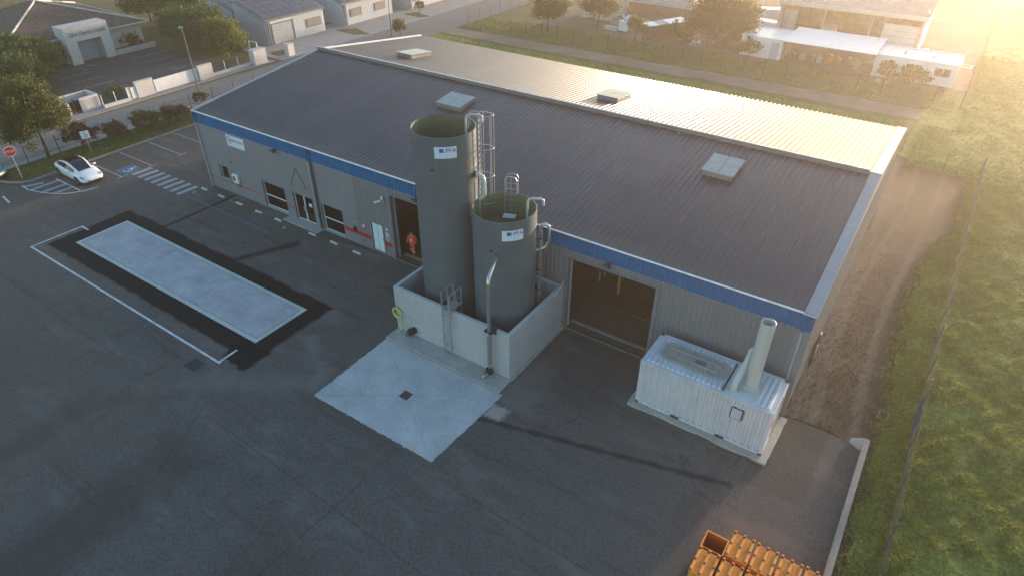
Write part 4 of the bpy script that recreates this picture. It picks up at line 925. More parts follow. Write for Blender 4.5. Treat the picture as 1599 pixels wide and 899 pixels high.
# ---------------------------------------------------------------- orange pallet boxes
def inverted_box(loc, label):
    x, y, z = loc; W_, D_, H_ = .78, 1.13, .92
    o = empty('pallet_box', (x, y, 0), label, 'pallet box', 'orange pallet boxes stacked upside down')
    MB().add([(x, y - D_, 0), (x + W_, y - D_, 0), (x + W_, y, 0), (x, y, 0), (x + .03, y - D_ + .03, H_), (x + W_ - .03, y - D_ + .03, H_), (x + W_ - .03, y - .03, H_), (x + .03, y - .03, H_)], [(3,2,1,0),(4,5,6,7),(0,1,5,4),(1,2,6,5),(2,3,7,6),(3,0,4,7)]).build('body', 'orange_plastic', o)
    sk_ = None
    for sx in (.05, .39, .73):
        s1 = MB().box(x + sx - .05, x + sx + .05, y - D_, y, H_ + .002, H_ + .10).build('skid', 'orange_plastic', o, bevel=.012)
        for q in (.06, .56, 1.07): MB().box(x + sx - .042, x + sx + .042, y - q - .05, y - q + .05, H_ + .1005, H_ + .104).build('slot', 'rusty', s1)
        MB().box(x + sx - .05, x + sx + .05, y, y + .05, H_ + .03, H_ + .13).build('lug', 'orange_plastic', s1)
    r0 = None
    for bay in (.102, .442):
        for k_ in range(14):
            yy = y - .05 - k_ * .079
            if r0 is None: r0 = MB().box(x + bay, x + bay + .236, yy - .022, yy + .022, H_ + .0015, H_ + .075).build('rib', 'orange_plastic', o); b0, y0_ = bay, yy
            else: d_ = dup(r0, o); d_.location = Vector(r0.location) + Vector((bay - b0, yy - y0_, 0))
    return o
ib = inverted_box((43.49, -8.2, 0), 'upturned orange pallet box right beside the open empty box')
def another(dx, dy, label):
    o = copy_tree(ib, None, Vector(ib.location) + Vector((dx, dy, 0))); o['label'] = label; return o
for k_ in range(1, 4): another(.87 * k_, random.uniform(-.03, .03), '%s upturned orange pallet box of the far row, counting from the open box' % ORD[k_])
for k_ in range(5): another(-.87 + .87 * k_, -1.34 + random.uniform(-.02, .02), '%s upturned orange pallet box from the left in the near row' % ORD[k_])
ob = empty('open_box', (42.67, -8.72, 0), 'open empty orange box at the left end of the far row', 'pallet box', 'orange pallet boxes stacked upside down')
x, y = 42.64, -8.72
MB().box(x, x + .80, y - .74, y, 0, .06).build('base', 'orange_inside', ob)
MB().box(x, x + .80, y - .03, y, .061, 1.0).box(x, x + .80, y - .74, y - .71, .061, 1.0).box(x, x + .03, y - .709, y - .031, .061, 1.0).box(x + .77, x + .80, y - .709, y - .031, .061, 1.0).build('side', 'orange_inside', ob)
MB().box(x - .02, x + .82, y - .025, y + .02, 1.001, 1.03).box(x - .02, x + .02, y - .74, y - .026, 1.001, 1.03).box(x + .78, x + .82, y - .74, y - .026, 1.001, 1.03).build('rim', 'orange_plastic', ob)

# ---------------------------------------------------------------- people
def skinned(name, verts, edges, radii, mat, parent, root=0, sub=2):
    me = bpy.data.meshes.new(name); me.from_pydata(verts, edges, []); me.update()
    o = bpy.data.objects.new(name, me); COL.objects.link(o); o.parent = parent
    s_ = o.modifiers.new('skin', 'SKIN'); s_.use_smooth_shade = True
    if not me.skin_vertices: 
        bpy.context.view_layer.objects.active = o
    for i, r_ in enumerate(radii):
        sv = me.skin_vertices[0].data[i]; sv.radius = (r_, r_) if isinstance(r_, float) else r_; sv.use_root = (i == root)
    u = o.modifiers.new('sub', 'SUBSURF'); u.levels = sub; u.render_levels = sub
    me.materials.append(M[mat]); return o
pr = empty('person', (18.95 + .55, .95, .02), 'person in orange high-visibility workwear walking out of the narrow gateway', 'person')
pr.rotation_euler.z = R(20)
V_ = {'pel': (0, 0, .93), 'wai': (0, 0, 1.08), 'che': (0, -.03, 1.33), 'nk': (0, -.03, 1.50), 'hd0': (0, -.05, 1.60), 'hd1': (0, -.06, 1.72),
      'hl': (.10, 0, .90), 'kl': (.12, -.16, .50), 'al': (.12, -.10, .10), 'tl': (.13, -.27, .05), 'hr': (-.10, 0, .90), 'kr': (-.11, .04, .50), 'ar': (-.11, .22, .12), 'tr': (-.12, .10, .05),
      'sl': (.19, -.02, 1.42), 'el': (.30, .03, 1.16), 'wl': (.28, -.18, .98), 'ml': (.26, -.25, .93), 'sr': (-.19, -.02, 1.42), 'er': (-.31, .06, 1.16), 'wr': (-.33, -.06, .94), 'mr': (-.33, -.10, .86)}
def chain(keys, edges, rad, name, mat, parent, root=0):
    ix = {k_: i for i, k_ in enumerate(keys)}
    return skinned(name, [V_[k_] for k_ in keys], [(ix[a], ix[c_]) for a, c_ in edges], rad, mat, parent, root)
allk = list(V_); E_ = [('pel','wai'),('wai','che'),('che','nk'),('nk','hd0'),('hd0','hd1'),('pel','hl'),('hl','kl'),('kl','al'),('al','tl'),('pel','hr'),('hr','kr'),('kr','ar'),('ar','tr'),('che','sl'),('sl','el'),('el','wl'),('wl','ml'),('che','sr'),('sr','er'),('er','wr'),('wr','mr')]
rad = {'pel': .13, 'wai': .12, 'che': .145, 'nk': .055, 'hd0': .085, 'hd1': .088, 'hl': .09, 'kl': .06, 'al': .042, 'tl': .035, 'hr': .09, 'kr': .06, 'ar': .042, 'tr': .035, 'sl': .068, 'el': .046, 'wl': .034, 'ml': .036, 'sr': .068, 'er': .046, 'wr': .034, 'mr': .036}
def mk_skin():
    import bmesh as _b
    return None
def skinned(name, verts, edges, radii, mat, parent, root=0, sub=2):
    me = bpy.data.meshes.new(name); bm = bmesh.new(); L_ = bm.verts.layers.skin.verify()
    vs_ = [bm.verts.new(v) for v in verts]
    for a, c_ in edges: bm.edges.new((vs_[a], vs_[c_]))
    for i, (v, r_) in enumerate(zip(vs_, radii)): v[L_].radius = (r_, r_); v[L_].use_root = (i == root)
    bm.to_mesh(me); bm.free()
    o = bpy.data.objects.new(name, me); COL.objects.link(o); o.parent = parent
    s_ = o.modifiers.new('skin', 'SKIN'); s_.use_smooth_shade = True
    u = o.modifiers.new('sub', 'SUBSURF'); u.levels = sub; u.render_levels = sub
    me.materials.append(M[mat]); return o
chain(allk, E_, [rad[k_] for k_ in allk], 'body', 'skin', pr)
jk = ['pel', 'wai', 'che', 'sl', 'el', 'wl', 'sr', 'er', 'wr']
jo = chain(jk, [('pel','wai'),('wai','che'),('che','sl'),('sl','el'),('el','wl'),('che','sr'),('sr','er'),('er','wr')], [.165, .16, .18, .092, .068, .052, .092, .068, .052], 'jacket', 'hivis', pr)
tk = ['pel', 'hl', 'kl', 'al', 'hr', 'kr', 'ar']
to = chain(tk, [('pel','hl'),('hl','kl'),('kl','al'),('pel','hr'),('hr','kr'),('kr','ar')], [.15, .115, .082, .07, .115, .082, .07], 'trousers', 'hivis', pr)
for a, c_ in (('al', 'tl'), ('ar', 'tr')):
    p0, p1 = Vector(V_[a]), Vector(V_[c_]); skinned('shoe', [(p0.x, p0.y + .04, .06), (p0.x, (p0.y + p1.y) / 2, .055), (p1.x, p1.y, .045)], [(0, 1), (1, 2)], [.055, .05, .045], 'shoe', pr)
b_ = MB()
for z, rx_, ry_ in ((1.10, .178, .168), (1.22, .188, .178)):
    b_.add([((rx_) * cos(2*pi*i/20), -.015 + ry_ * sin(2*pi*i/20), z + dz) for dz in (0, .055) for i in range(20)], [(i, (i + 1) % 20, 20 + (i + 1) % 20, 20 + i) for i in range(20)])
bb = MB()
o = b_.build('reflective_band', 'reflective'); o.parent = pr
for k_, r_ in (('kl', .088), ('kr', .088)):
    q = Vector(V_[k_]); o = MB().cyl((q.x, q.y - .01, q.z - .16), (q.x, q.y, q.z - .10), r_, n=14, cap=False).build('reflective_band', 'reflective'); o.parent = pr
hr_ = MB().lathe([(0, 1.835), (.05, 1.825), (.09, 1.78), (.10, 1.72), (.095, 1.69)], (0, -.05), 16).build('hair', 'hair', None, True); hr_.parent = pr

# ---------------------------------------------------------------- cars
def car(name, loc, rz, body, label):
    c_ = bpy.data.objects.new(name, None); COL.objects.link(c_); tag(c_, label, 'car')
    ST = [(-2.33, .62, .40, .66), (-2.26, .76, .30, .86), (-2.0, .86, .24, .97), (-1.5, .915, .22, 1.0), (-.7, .92, .20, .97), (.3, .92, .20, .93), (1.0, .92, .20, .90), (1.45, .91, .22, .84), (1.95, .86, .24, .74), (2.22, .74, .27, .62), (2.34, .58, .34, .50)]
    vs = []; rows = []
    for x, hw, zb_, zt_ in ST:
        half = [(0, zb_), (hw * .9, zb_), (hw * .985, zb_ + .10), (hw, zb_ + (zt_ - zb_) * .55), (hw * .975, zt_ - .10), (hw * .90, zt_ - .012), (hw * .55, zt_ + .035), (0, zt_ + .05)]
        rows.append([(x, y, z) for y, z in half] + [(x, -y, z) for y, z in half[-2:0:-1]])
    n = len(rows[0]); fs = []
    for i in range(len(rows) - 1): fs += [(i * n + j, i * n + (j + 1) % n, (i + 1) * n + (j + 1) % n, (i + 1) * n + j) for j in range(n)]
    fs += [tuple(range(n - 1, -1, -1)), tuple(range((len(rows) - 1) * n, len(rows) * n))]
    bd = MB().add([q for g in rows for q in g], fs).build('body', body, None, True, autos=50); bd.parent = c_
    sb = bd.modifiers.new('sub', 'SUBSURF'); sb.levels = sb.render_levels = 1
    GH = [(-2.0, .62, .99, .50, 1.01), (-1.75, .74, 1.0, .55, 1.10), (-1.2, .80, 1.0, .60, 1.30), (-.55, .82, .97, .62, 1.42), (.05, .82, .95, .62, 1.43), (.5, .80, .93, .60, 1.30), (1.0, .77, .91, .56, 1.04), (1.22, .72, .90, .54, .93)]
    rows = []
    for x, hb_, zb_, hr2, zr in GH:
        zm = zb_ + (zr - zb_) * .12; zn = zb_ + (zr - zb_) * .84
        rows.append([(hb_, zb_ - .06), (hb_ - .01, zm), (hr2 + .055, zn), (hr2, zb_ + (zr - zb_) * .97), (hr2 - .09, zr), (0, zr + .02)])
    def strip(name_, mat_, cols, off, rng, par):
        b2 = MB()
        for i in rng:
            for j in cols:
                for sgn in (1, -1):
                    q = [(GH[i][0], rows[i][j]), (GH[i][0], rows[i][j + 1]), (GH[i + 1][0], rows[i + 1][j + 1]), (GH[i + 1][0], rows[i + 1][j])]
                    b2.quad(*[(x_, sgn * (p[0] + (off if p[0] > .01 else 0)), p[1] + off * .5) for x_, p in (q if sgn > 0 else q[::-1])])
        o2 = b2.build(name_, mat_, None, True, autos=40); o2.parent = par; return o2
    strip('cabin', body, (0, 1, 2, 3, 4), 0, range(7), c_)
    strip('side_window', 'car_glass', (1,), .012, range(1, 6), c_); strip('roof_glass', 'car_glass', (4,), .010, range(0, 5), c_); strip('windscreen', 'car_glass', (4,), .011, range(4, 7), c_)
    for x in (-1.45, 1.43):
        for s_ in (-1, 1):
            wl = MB().cyl((x, s_ * .70, .335), (x, s_ * .93, .335), .335, n=24).build('wheel', 'black_rubber', None, True, autos=40); wl.parent = c_
            rm = MB().cyl((x, s_ * .925, .335), (x, s_ * .936, .335), .235, n=20).build('rim', 'alloy', None); rm.parent = wl
            hb2 = MB().cyl((x, s_ * .936, .335), (x, s_ * .942, .335), .06, n=10).build('hub', 'cast_dark', None); hb2.parent = wl
            ar = MB().lathe([(.0, 0), (.385, 0)], (0, 0), 24); o2 = ar.build('wheel_arch', 'black_rubber', None); o2.parent = c_; o2.rotation_euler = (pi / 2, 0, 0); o2.location = (x, s_ * .915, .36)
    for s_ in (-1, 1):
        o2 = MB().add([(1.92, s_ * .80, .66), (2.18, s_ * .68, .58), (2.22, s_ * .58, .625), (1.85, s_ * .72, .775)], [(0, 1, 2, 3)] if s_ < 0 else [(3, 2, 1, 0)]).build('headlight', 'lamp_clear', None); o2.parent = c_
        o2.location = (.035, s_ * .03, .03)
        o2 = MB().obox((.72, s_ * 1.0, .98), (.16, .2, .12)).build('mirror', body, None, bevel=.03); o2.parent = c_
        o2 = MB().obox((-2.27, s_ * .58, .82), (.08, .3, .10)).build('tail_light', 'sign_red', None); o2.parent = c_
    o2 = MB().obox((2.315, 0, .36), (.05, 1.0, .07)).build('air_intake', 'plastic_dark', None); o2.parent = c_
    o2 = MB().obox((2.37, 0, .47), (.012, .5, .11)).build('number_plate', 'sign_white', None); o2.parent = c_
    for s_ in (-1, 1):
        o2 = MB().box(-1.1, 1.05, s_ * .905 - .02, s_ * .905 + .02, .19, .30).build('sill_trim', 'plastic_dark', None); o2.parent = c_
    o2 = MB().box(-2.0, 2.0, -.80, .80, .17, .26).build('underbody', 'black_rubber', None); o2.parent = c_
    c_.location = loc; c_.rotation_euler.z = rz; return c_
car('parked_car', (-9.9, -5.02, 0), R(-1.5), 'car_white', 'white saloon car with black glass roof parked by the kerb')
car('parked_car', (-16.3, -10.0, 0), R(35), 'teal_car', 'blue car cut off by the left picture edge beside the stop sign')

# ---------------------------------------------------------------- road signs, street lamps
c = empty('stop_sign', (-13.39, -7.8, .05), 'red octagonal stop sign on a post at the exit', 'sign')
MB().cyl((-13.39, -7.8, .05), (-13.39, -7.8, 2.62), .035, n=8).build('post', 'galv', c)
fa = math.atan2(-25.2 + 7.8, 44.7 + 13.4) + .12
def disc(c3, r_, n, th, a, rot=0):
    d = Vector((cos(a), sin(a), 0)); u_ = Vector((-sin(a), cos(a), 0)); z_ = Vector((0, 0, 1)); p = Vector(c3)
    vs = [p + d * o_ + u_ * (r_ * cos(2*pi*i/n + rot)) + z_ * (r_ * sin(2*pi*i/n + rot)) for o_ in (0, th) for i in range(n)]
    return MB().add(vs, [tuple(range(n - 1, -1, -1)), tuple(range(n, 2 * n))] + [(i, (i + 1) % n, n + (i + 1) % n, n + i) for i in range(n)])
q = Vector((-13.39 + .04 * cos(fa), -7.8 + .04 * sin(fa), 2.28))
disc(q, .43, 8, .02, fa, pi / 8).build('border', 'sign_white', c); disc(q + Vector((cos(fa), sin(fa), 0)) * .021, .385, 8, .003, fa, pi / 8).build('face', 'sign_red', c)
text('lettering', 'STOP', .27, q + Vector((cos(fa), sin(fa), 0)) * .027 + Vector((0, 0, -.095)), (pi / 2, 0, fa + pi / 2), 'sign_white', c, align='CENTER')
c = empty('disabled_bay_sign', (-13.65, -2.14, .05), 'square white and blue disabled parking sign on a post', 'sign')
MB().cyl((-13.65, -2.14, .05), (-13.65, -2.14, 1.95), .03, n=8).build('post', 'galv', c)
fa = math.atan2(-25.2 + 2.1, 44.7 + 13.6)
q = Vector((-13.65 + .035 * cos(fa), -2.14 + .035 * sin(fa), 1.68)); d_ = Vector((cos(fa), sin(fa), 0))
disc(q, .46, 4, .02, fa, pi / 4).build('panel', 'sign_white', c)
t_ = Vector((-sin(fa), cos(fa), 0)); z_ = Vector((0, 0, 1)); f0 = q + d_ * .024
MB().tube([f0 + t_ * (.02 + .13 * cos(a)) + z_ * (-.08 + .13 * sin(a)) for a in [-2.6 + .32 * i for i in range(15)]], .02, 6).tube([f0 + t_ * -.04 + z_ * .2, f0 + t_ * -.04 + z_ * .0, f0 + t_ * .1, f0 + t_ * .16 + z_ * -.16], .022, 6).build('wheelchair_symbol', 'logo_blue', c)
disc(f0 + t_ * -.04 + z_ * .26, .045, 10, .004, fa).build('symbol_head', 'logo_blue', c)
def lamp(x, y, h, label, dirx=1):
    c_ = empty('street_lamp', (x, y, 0), label, 'street lamp', 'street lamps along the road')
    MB().cyl((x, y, 0), (x, y, h), .075, .045, 10).build('pole', 'fence_grey', c_, True, autos=40); MB().cyl((x, y, 0), (x, y, .5), .10, n=10).build('base', 'fence_grey', c_, True, autos=40)
    hd_ = MB().add([(x - .1, y - .28, h), (x + .45 * dirx, y - .22, h + .04), (x + .45 * dirx, y + .22, h + .04), (x - .1, y + .28, h), (x, y - .16, h + .20), (x + .3 * dirx, y - .12, h + .18), (x + .3 * dirx, y + .12, h + .18), (x, y + .16, h + .2)], [(3,2,1,0),(4,5,6,7),(0,1,5,4),(1,2,6,5),(2,3,7,6),(3,0,4,7)]).build('head', 'lamp_green', c_, bevel=.03)
    MB().box(x + min(0, .35 * dirx), x + max(0, .35 * dirx), y - .14, y + .14, h - .02, h - .001).build('lens', 'lamp_clear', hd_)
lamp(-18.95, 11.9, 6.6, 'tall street lamp with green head in front of the white wall', -1)
lamp(-18.75, 40.6, 6.6, 'thin street lamp beside the small roadside tree', -1)

# ---------------------------------------------------------------- fences
def fence(name, pts, step, h, label, mat='fence_dark', wire=True, gap=.1, lean=0, hw=.03):
    r_ = empty(name, (pts[0][0], pts[0][1], 0), label, 'fence')
    pbase = None; cache = {}
    for a, c_ in zip(pts, pts[1:]):
        A, B = Vector((*a, 0)), Vector((*c_, 0)); L = (B - A).length; n = max(1, round(L / step)); d = (B - A) / n; ang = math.atan2(d.y, d.x)
        for i in range(n + (1 if c_ == pts[-1] else 0)):
            p = A + d * i
            if pbase is None: pbase = MB().box(-hw, hw, -hw, hw, 0, h + .06).build('post', mat); pbase.parent = r_; o_ = pbase
            else: o_ = dup(pbase, r_)
            o_.location = p - wloc(r_); o_.rotation_euler = (random.uniform(-lean, lean), random.uniform(-lean, lean), ang)
        if wire:
            key = round(d.length, 3)
            for i in range(n):
                p = A + d * i
                if key not in cache:
                    b2 = MB(); L1 = d.length; k1 = int(L1 / (gap * 2)); 
                    for q in range(1, k1): b2.box(q * L1 / k1 - .0025, q * L1 / k1 + .0025, -.003, .003, .05, h)
                    for q in range(int(h / .2) + 1): b2.box(hw, L1 - hw, -.008, -.0035, .06 + q * .2, .065 + q * .2)
                    o_ = b2.build('mesh_panel', mat); o_.parent = r_; cache[key] = o_
                else: o_ = dup(cache[key], r_)
                o_.location = p - wloc(r_); o_.rotation_euler = (0, 0, ang)
    return r_
fence('boundary_fence', [(48.35, -10.9), (48.5, .8), (48.75, 18), (49.15, 35.4)], 2.95, 1.65, 'grey mesh fence between gravel strip and grass field', 'fence_grey', lean=.03)
fence('gate_fence', [(49.1, 35.45), (46.6, 34.6)], 2.6, 1.5, 'open mesh gate panel at the far corner of the gravel strip', 'fence_grey')
fence('street_fence', [(-15.95, -6.1), (-15.95, 26.5)], 2.45, 1.5, 'dark post fence along the pavement behind the shrubs', 'fence_dark')
fence('field_fence', [(-14.0, 51.0), (46.4, 51.9)], 2.4, 1.75, 'long dark post fence behind the dirt track', 'fence_dark', gap=.15)
fence('road_fence', [(-14.0, 51.3), (-12.6, 78)], 2.4, 1.85, 'dark post fence running away along the road', 'fence_dark', gap=.15)
fence('cabin_fence', [(46.5, 52.3), (46.6, 59.5)], 2.4, 1.75, 'short post fence beside the right-hand cabin', 'fence_grey', gap=.15)
c = empty('blue_tarpaulin', (48.5, 2.0, .6), 'blue tarpaulin strip tied on the mesh fence', 'tarpaulin')
b_ = MB(); npt = 8
vs = []; 
for i in range(npt + 1):
    for z, o_ in ((.35, .02), (1.0, .06), (1.6, .03)): vs.append((48.46 - o_ - .03 * sin(i * 2.1), 1.2 + i * .28, z + .05 * sin(i * 1.3)))
b_.add(vs, [(i * 3 + j, i * 3 + 3 + j, i * 3 + 4 + j, i * 3 + 1 + j) for i in range(npt) for j in range(2)]).build('sheet', 'tarp_blue', c)

# ---------------------------------------------------------------- vegetation
def fast_mesh(name, V, F, mat, parent=None, quad=True):
    me = bpy.data.meshes.new(name); V = np.asarray(V, np.float32); F = np.asarray(F, np.int32); k_ = F.shape[1]
    if parent is not None: V = V - np.array(wloc(parent), np.float32)
    me.vertices.add(len(V)); me.vertices.foreach_set('co', V.ravel()); me.loops.add(F.size); me.loops.foreach_set('vertex_index', F.ravel())
    me.polygons.add(len(F)); me.polygons.foreach_set('loop_start', np.arange(0, F.size, k_, dtype=np.int32))
    me.update(calc_edges=True); me.materials.append(M[mat]); o = bpy.data.objects.new(name, me); COL.objects.link(o)
    if parent is not None: o.parent = parent
    return o
def leaves(C, size, squash=1.0):
    n = len(C); a = RNG.normal(size=(n, 3)); a /= np.linalg.norm(a, axis=1)[:, None]; b = RNG.normal(size=(n, 3)); b -= a * (a * b).sum(1)[:, None]; b /= np.linalg.norm(b, axis=1)[:, None]
    s = (size * RNG.uniform(.6, 1.3, n))[:, None]; V = np.stack([C - a * s, C + b * s * .55, C + a * s, C - b * s * .55], 1).reshape(-1, 3)
    F = np.arange(n * 4).reshape(-1, 4); return V, F
def crown(center, rad, nclump, per, spread, size, flat=.0, shell=.55):
    center = np.array(center); rad = np.array(rad); P = []
    while len(P) < nclump:
        d = RNG.normal(size=3); d /= np.linalg.norm(d); r_ = RNG.uniform(shell, 1.0) ** .6
        if d[2] < -.55: continue
        P.append(d * r_ * (1 + .22 * RNG.normal()))
    P = center + np.array(P) * rad
    C = np.repeat(P, per, 0) + RNG.normal(size=(nclump * per, 3)) * spread * np.array([1, 1, .8])
    return leaves(C, size)
def tree(name, x, y, h, rad, mat, label, trunk=.16, cz=None, dens=1.0, size=.13, clump=70, cat='tree', group='trees and shrubs', trunkh=None, zb_=.03):
    t_ = empty(name, (x, y, zb_), label, cat, group); rz_ = rad[2]; cz = cz if cz is not None else h - rz_
    th = trunkh if trunkh else cz
    tb = MB().tube([(x, y, zb_), (x + .05, y + .03, zb_ + th * .45), (x - .03, y + .05, th), (x, y, th + rz_ * .5)], [trunk, trunk * .75, trunk * .55, trunk * .2], 8)
    for i in range(6):
        a = i * 2.4; z0_ = th * (.55 + .08 * i); tb.tube([(x, y, z0_), (x + rad[0] * .35 * cos(a), y + rad[1] * .35 * sin(a), z0_ + rz_ * .5), (x + rad[0] * .7 * cos(a), y + rad[1] * .7 * sin(a), z0_ + rz_ * .95)], [trunk * .4, trunk * .25, trunk * .08], 5)
    tb.build('trunk', 'bark', t_, True)
    V, F = crown((x, y, cz), rad, int(clump * dens * 1.5), int(70 * dens) + 8, min(rad) * .16, size * .85)
    V[:, 2] = np.maximum(V[:, 2], .06)
    o_ = fast_mesh('crown', V, F, mat, t_); return t_
tree('broadleaf_tree', -15.5, -4.7, 6.5, (2.0, 1.9, 2.6), 'leaf_autumn', 'large green tree with orange autumn leaves left of the white car', .15, 3.7, 1.35, .12, 110)
tree('purple_shrub', -15.0, -2.0, 2.3, (1.05, 1.15, .9), 'leaf_purple', 'dark purple leaved shrub behind the disabled parking sign', .07, 1.35, .9, .09, 55, 'shrub')
tree('brown_shrub', -15.0, .7, 1.6, (.85, 1.0, .7), 'leaf_brown', 'brownish shrub nearest the purple one along the street fence', .05, .85, .8, .09, 45, 'shrub')
tree('brown_shrub', -14.8, 3.6, 1.7, (.9, 1.3, .75), 'leaf_olive', 'wide olive brown shrub in the middle of the street verge', .05, .9, .9, .09, 55, 'shrub')
tree('brown_shrub', -14.4, 6.3, 1.5, (.9, 1.35, .7), 'leaf_brown', 'reddish brown shrub close to the office corner', .05, .8, .9, .09, 50, 'shrub')
tree('small_bush', -16.9, 10.6, 1.1, (.6, .7, .5), 'leaf_olive', 'small bush at the foot of the green street lamp', .04, .6, .7, .08, 30, 'shrub')
tree('stone_pine', -37.6, 3.4, 4.9, (3.4, 3.8, 1.7), 'leaf_green', 'broad round evergreen tree hiding the left side of the tiled house', .2, 3.0, 1.15, .16, 110)
tree('stone_pine', -33.5, 1.8, 4.0, (2.6, 2.6, 1.5), 'leaf_green', 'lower evergreen tree in front of the tiled house car park', .16, 2.3, 1.0, .15, 80)
tree('tall_hedge', -32.4, 22.6, 5.0, (2.7, 2.6, 2.2), 'leaf_green', 'tall green bushy tree beside the blue-grey unit wall', .16, 2.7, 1.15, .15, 100)
tree('tall_hedge', -36.4, 22.3, 4.8, (2.4, 2.3, 2.1), 'leaf_green', 'dark green bushy tree between tiled house and units', .16, 2.6, 1.0, .15, 80)
tree('tall_hedge', -28.3, 22.2, 4.1, (2.3, 2.0, 1.9), 'leaf_lime', 'yellow green bush next to the mesh fence and white pillar', .14, 2.2, 1.1, .14, 95)
tree('house_bush', -42.6, 18.2, 1.9, (1.3, 1.5, .9), 'leaf_green', 'rounded bush under the window of the tiled house', .05, 1.0, .8, .12, 45, 'shrub')
tree('house_bush', -41.4, 8.6, 2.3, (1.1, 1.0, 1.1), 'leaf_green', 'dark bush left of the white portal', .05, 1.2, .8, .12, 45, 'shrub')
tree('low_hedge', -26.9, 4.6, 1.0, (1.6, .9, .5), 'leaf_olive', 'low hedge beside the white bin enclosure', .04, .55, .8, .10, 40, 'shrub')
tree('low_hedge', -26.0, 6.8, .9, (1.0, 1.1, .45), 'leaf_lime', 'small bright hedge inside the mesh fence', .04, .5, .8, .10, 30, 'shrub')
tree('roadside_tree', -17.9, 41.3, 2.0, (.8, .8, .85), 'leaf_olive', 'small roadside tree beyond the roof corner', .06, 1.2, .8, .10, 40)
tree('roadside_tree', -24.2, 52.6, 1.7, (.7, .7, .6), 'leaf_olive', 'tiny tree on the far grass island', .05, 1.1, .7, .10, 26)
tree('field_tree', -2.7, 54.0, 5.2, (2.0, 2.0, 2.1), 'leaf_olive', 'dark rounded tree at the left end of the far meadow', .15, 3.1, 1.0, .16, 70)
tree('field_tree', 1.6, 60.5, 4.6, (2.4, 2.0, 1.9), 'leaf_olive', 'pale hazy tree behind the far meadow', .14, 2.7, .9, .16, 60)
tree('field_tree', 9.0, 56.6, 3.0, (1.1, 1.1, 1.2), 'leaf_lime', 'small rounded tree in front of the brown shed', .10, 1.8, .9, .13, 45)
tree('field_tree', 18.7, 60.5, 6.2, (3.6, 3.0, 3.0), 'leaf_olive', 'large spreading tree left of the white cabins', .2, 3.3, 1.25, .18, 120)
tree('field_tree', 14.6, 58.6, 2.6, (1.3, 1.2, 1.0), 'leaf_olive', 'loose bush between brown shed and large tree', .08, 1.5, .8, .14, 40)
tree('field_tree', 23.6, 57.0, 2.6, (1.1, 1.0, 1.1), 'leaf_lime', 'thin bush in front of the left white cabin', .08, 1.4, .6, .13, 34)
tree('field_tree', 41.4, 56.3, 2.2, (1.5, .9, .9), 'leaf_olive', 'bush under the windows of the right-hand cabin', .07, 1.2, .8, .13, 44)
tree('field_tree', 38.8, 57.2, 2.2, (.9, .7, .9), 'leaf_olive', 'weedy bush at the left end of the right-hand cabin', .07, 1.2, .7, .13, 34)
tree('far_tree', -44.0, 27.0, 5.5, (3.0, 3.0, 2.4), 'leaf_green', 'evergreen tree behind the corner of the tiled house', .18, 3.0, 1.0, .18, 80)
tree('far_tree', -47.5, 31.5, 5.0, (3.2, 3.0, 2.2), 'leaf_green', 'farther evergreen tree behind the tiled house', .18, 2.7, 1.0, .18, 80)
tree('far_tree', -52.0, 27.0, 4.6, (3.2, 3.0, 2.0), 'leaf_olive', 'olive tree at the top left behind the tiled roof', .18, 2.6, 1.0, .18, 70)
# field with relief and blades
def hgt(x, y):
    return .05 * np.sin(x * 1.3 + 1.1 * np.sin(y * .9)) * np.cos(y * 1.1 + .8 * np.sin(x * .7)) + .035 * np.sin(x * 3.1 + y * 2.3 + np.sin(y * 1.9)) + .03 * np.sin(x * 5.3 - y * 4.7) 
xs = np.arange(49.0, 84, .42); ys = np.arange(-16, 112, .42); gx, gy = np.meshgrid(xs, ys); 
gx = gx + RNG.uniform(-.12, .12, gx.shape); gy = gy + RNG.uniform(-.12, .12, gy.shape)
xl = np.interp(gy, [-16, .2, 9, 15, 21, 25, 35.2, 36, 38, 52, 60, 112], [47.3, 47.3, 47.15, 47.0, 47.6, 48.6, 49.2, 43.2, 43.2, 43.5, 47.3, 47.3]) + .16 * np.sin(gy * 1.7 + 1.3 * np.sin(gy * .6)) * (gy < 34) + RNG.normal(0, .07, gy.shape); u_ = (gx - 49.0) / 35; gx = xl + u_ * (84 - xl)
gz = .07 + hgt(gx, gy) + RNG.normal(0, .018, gx.shape); gz = np.maximum(gz * np.clip(u_ * 12, .2, 1), .012)
ny, nx = gx.shape; V = np.stack([gx, gy, gz], -1).reshape(-1, 3); ii = (np.arange(ny - 1)[:, None] * nx + np.arange(nx - 1)).ravel(); F = np.stack([ii, ii + 1, ii + nx + 1, ii + nx], 1)
fo = fast_mesh('grass_field', V, F, 'meadow'); tag(fo, kind='structure'); fo.data.shade_smooth()
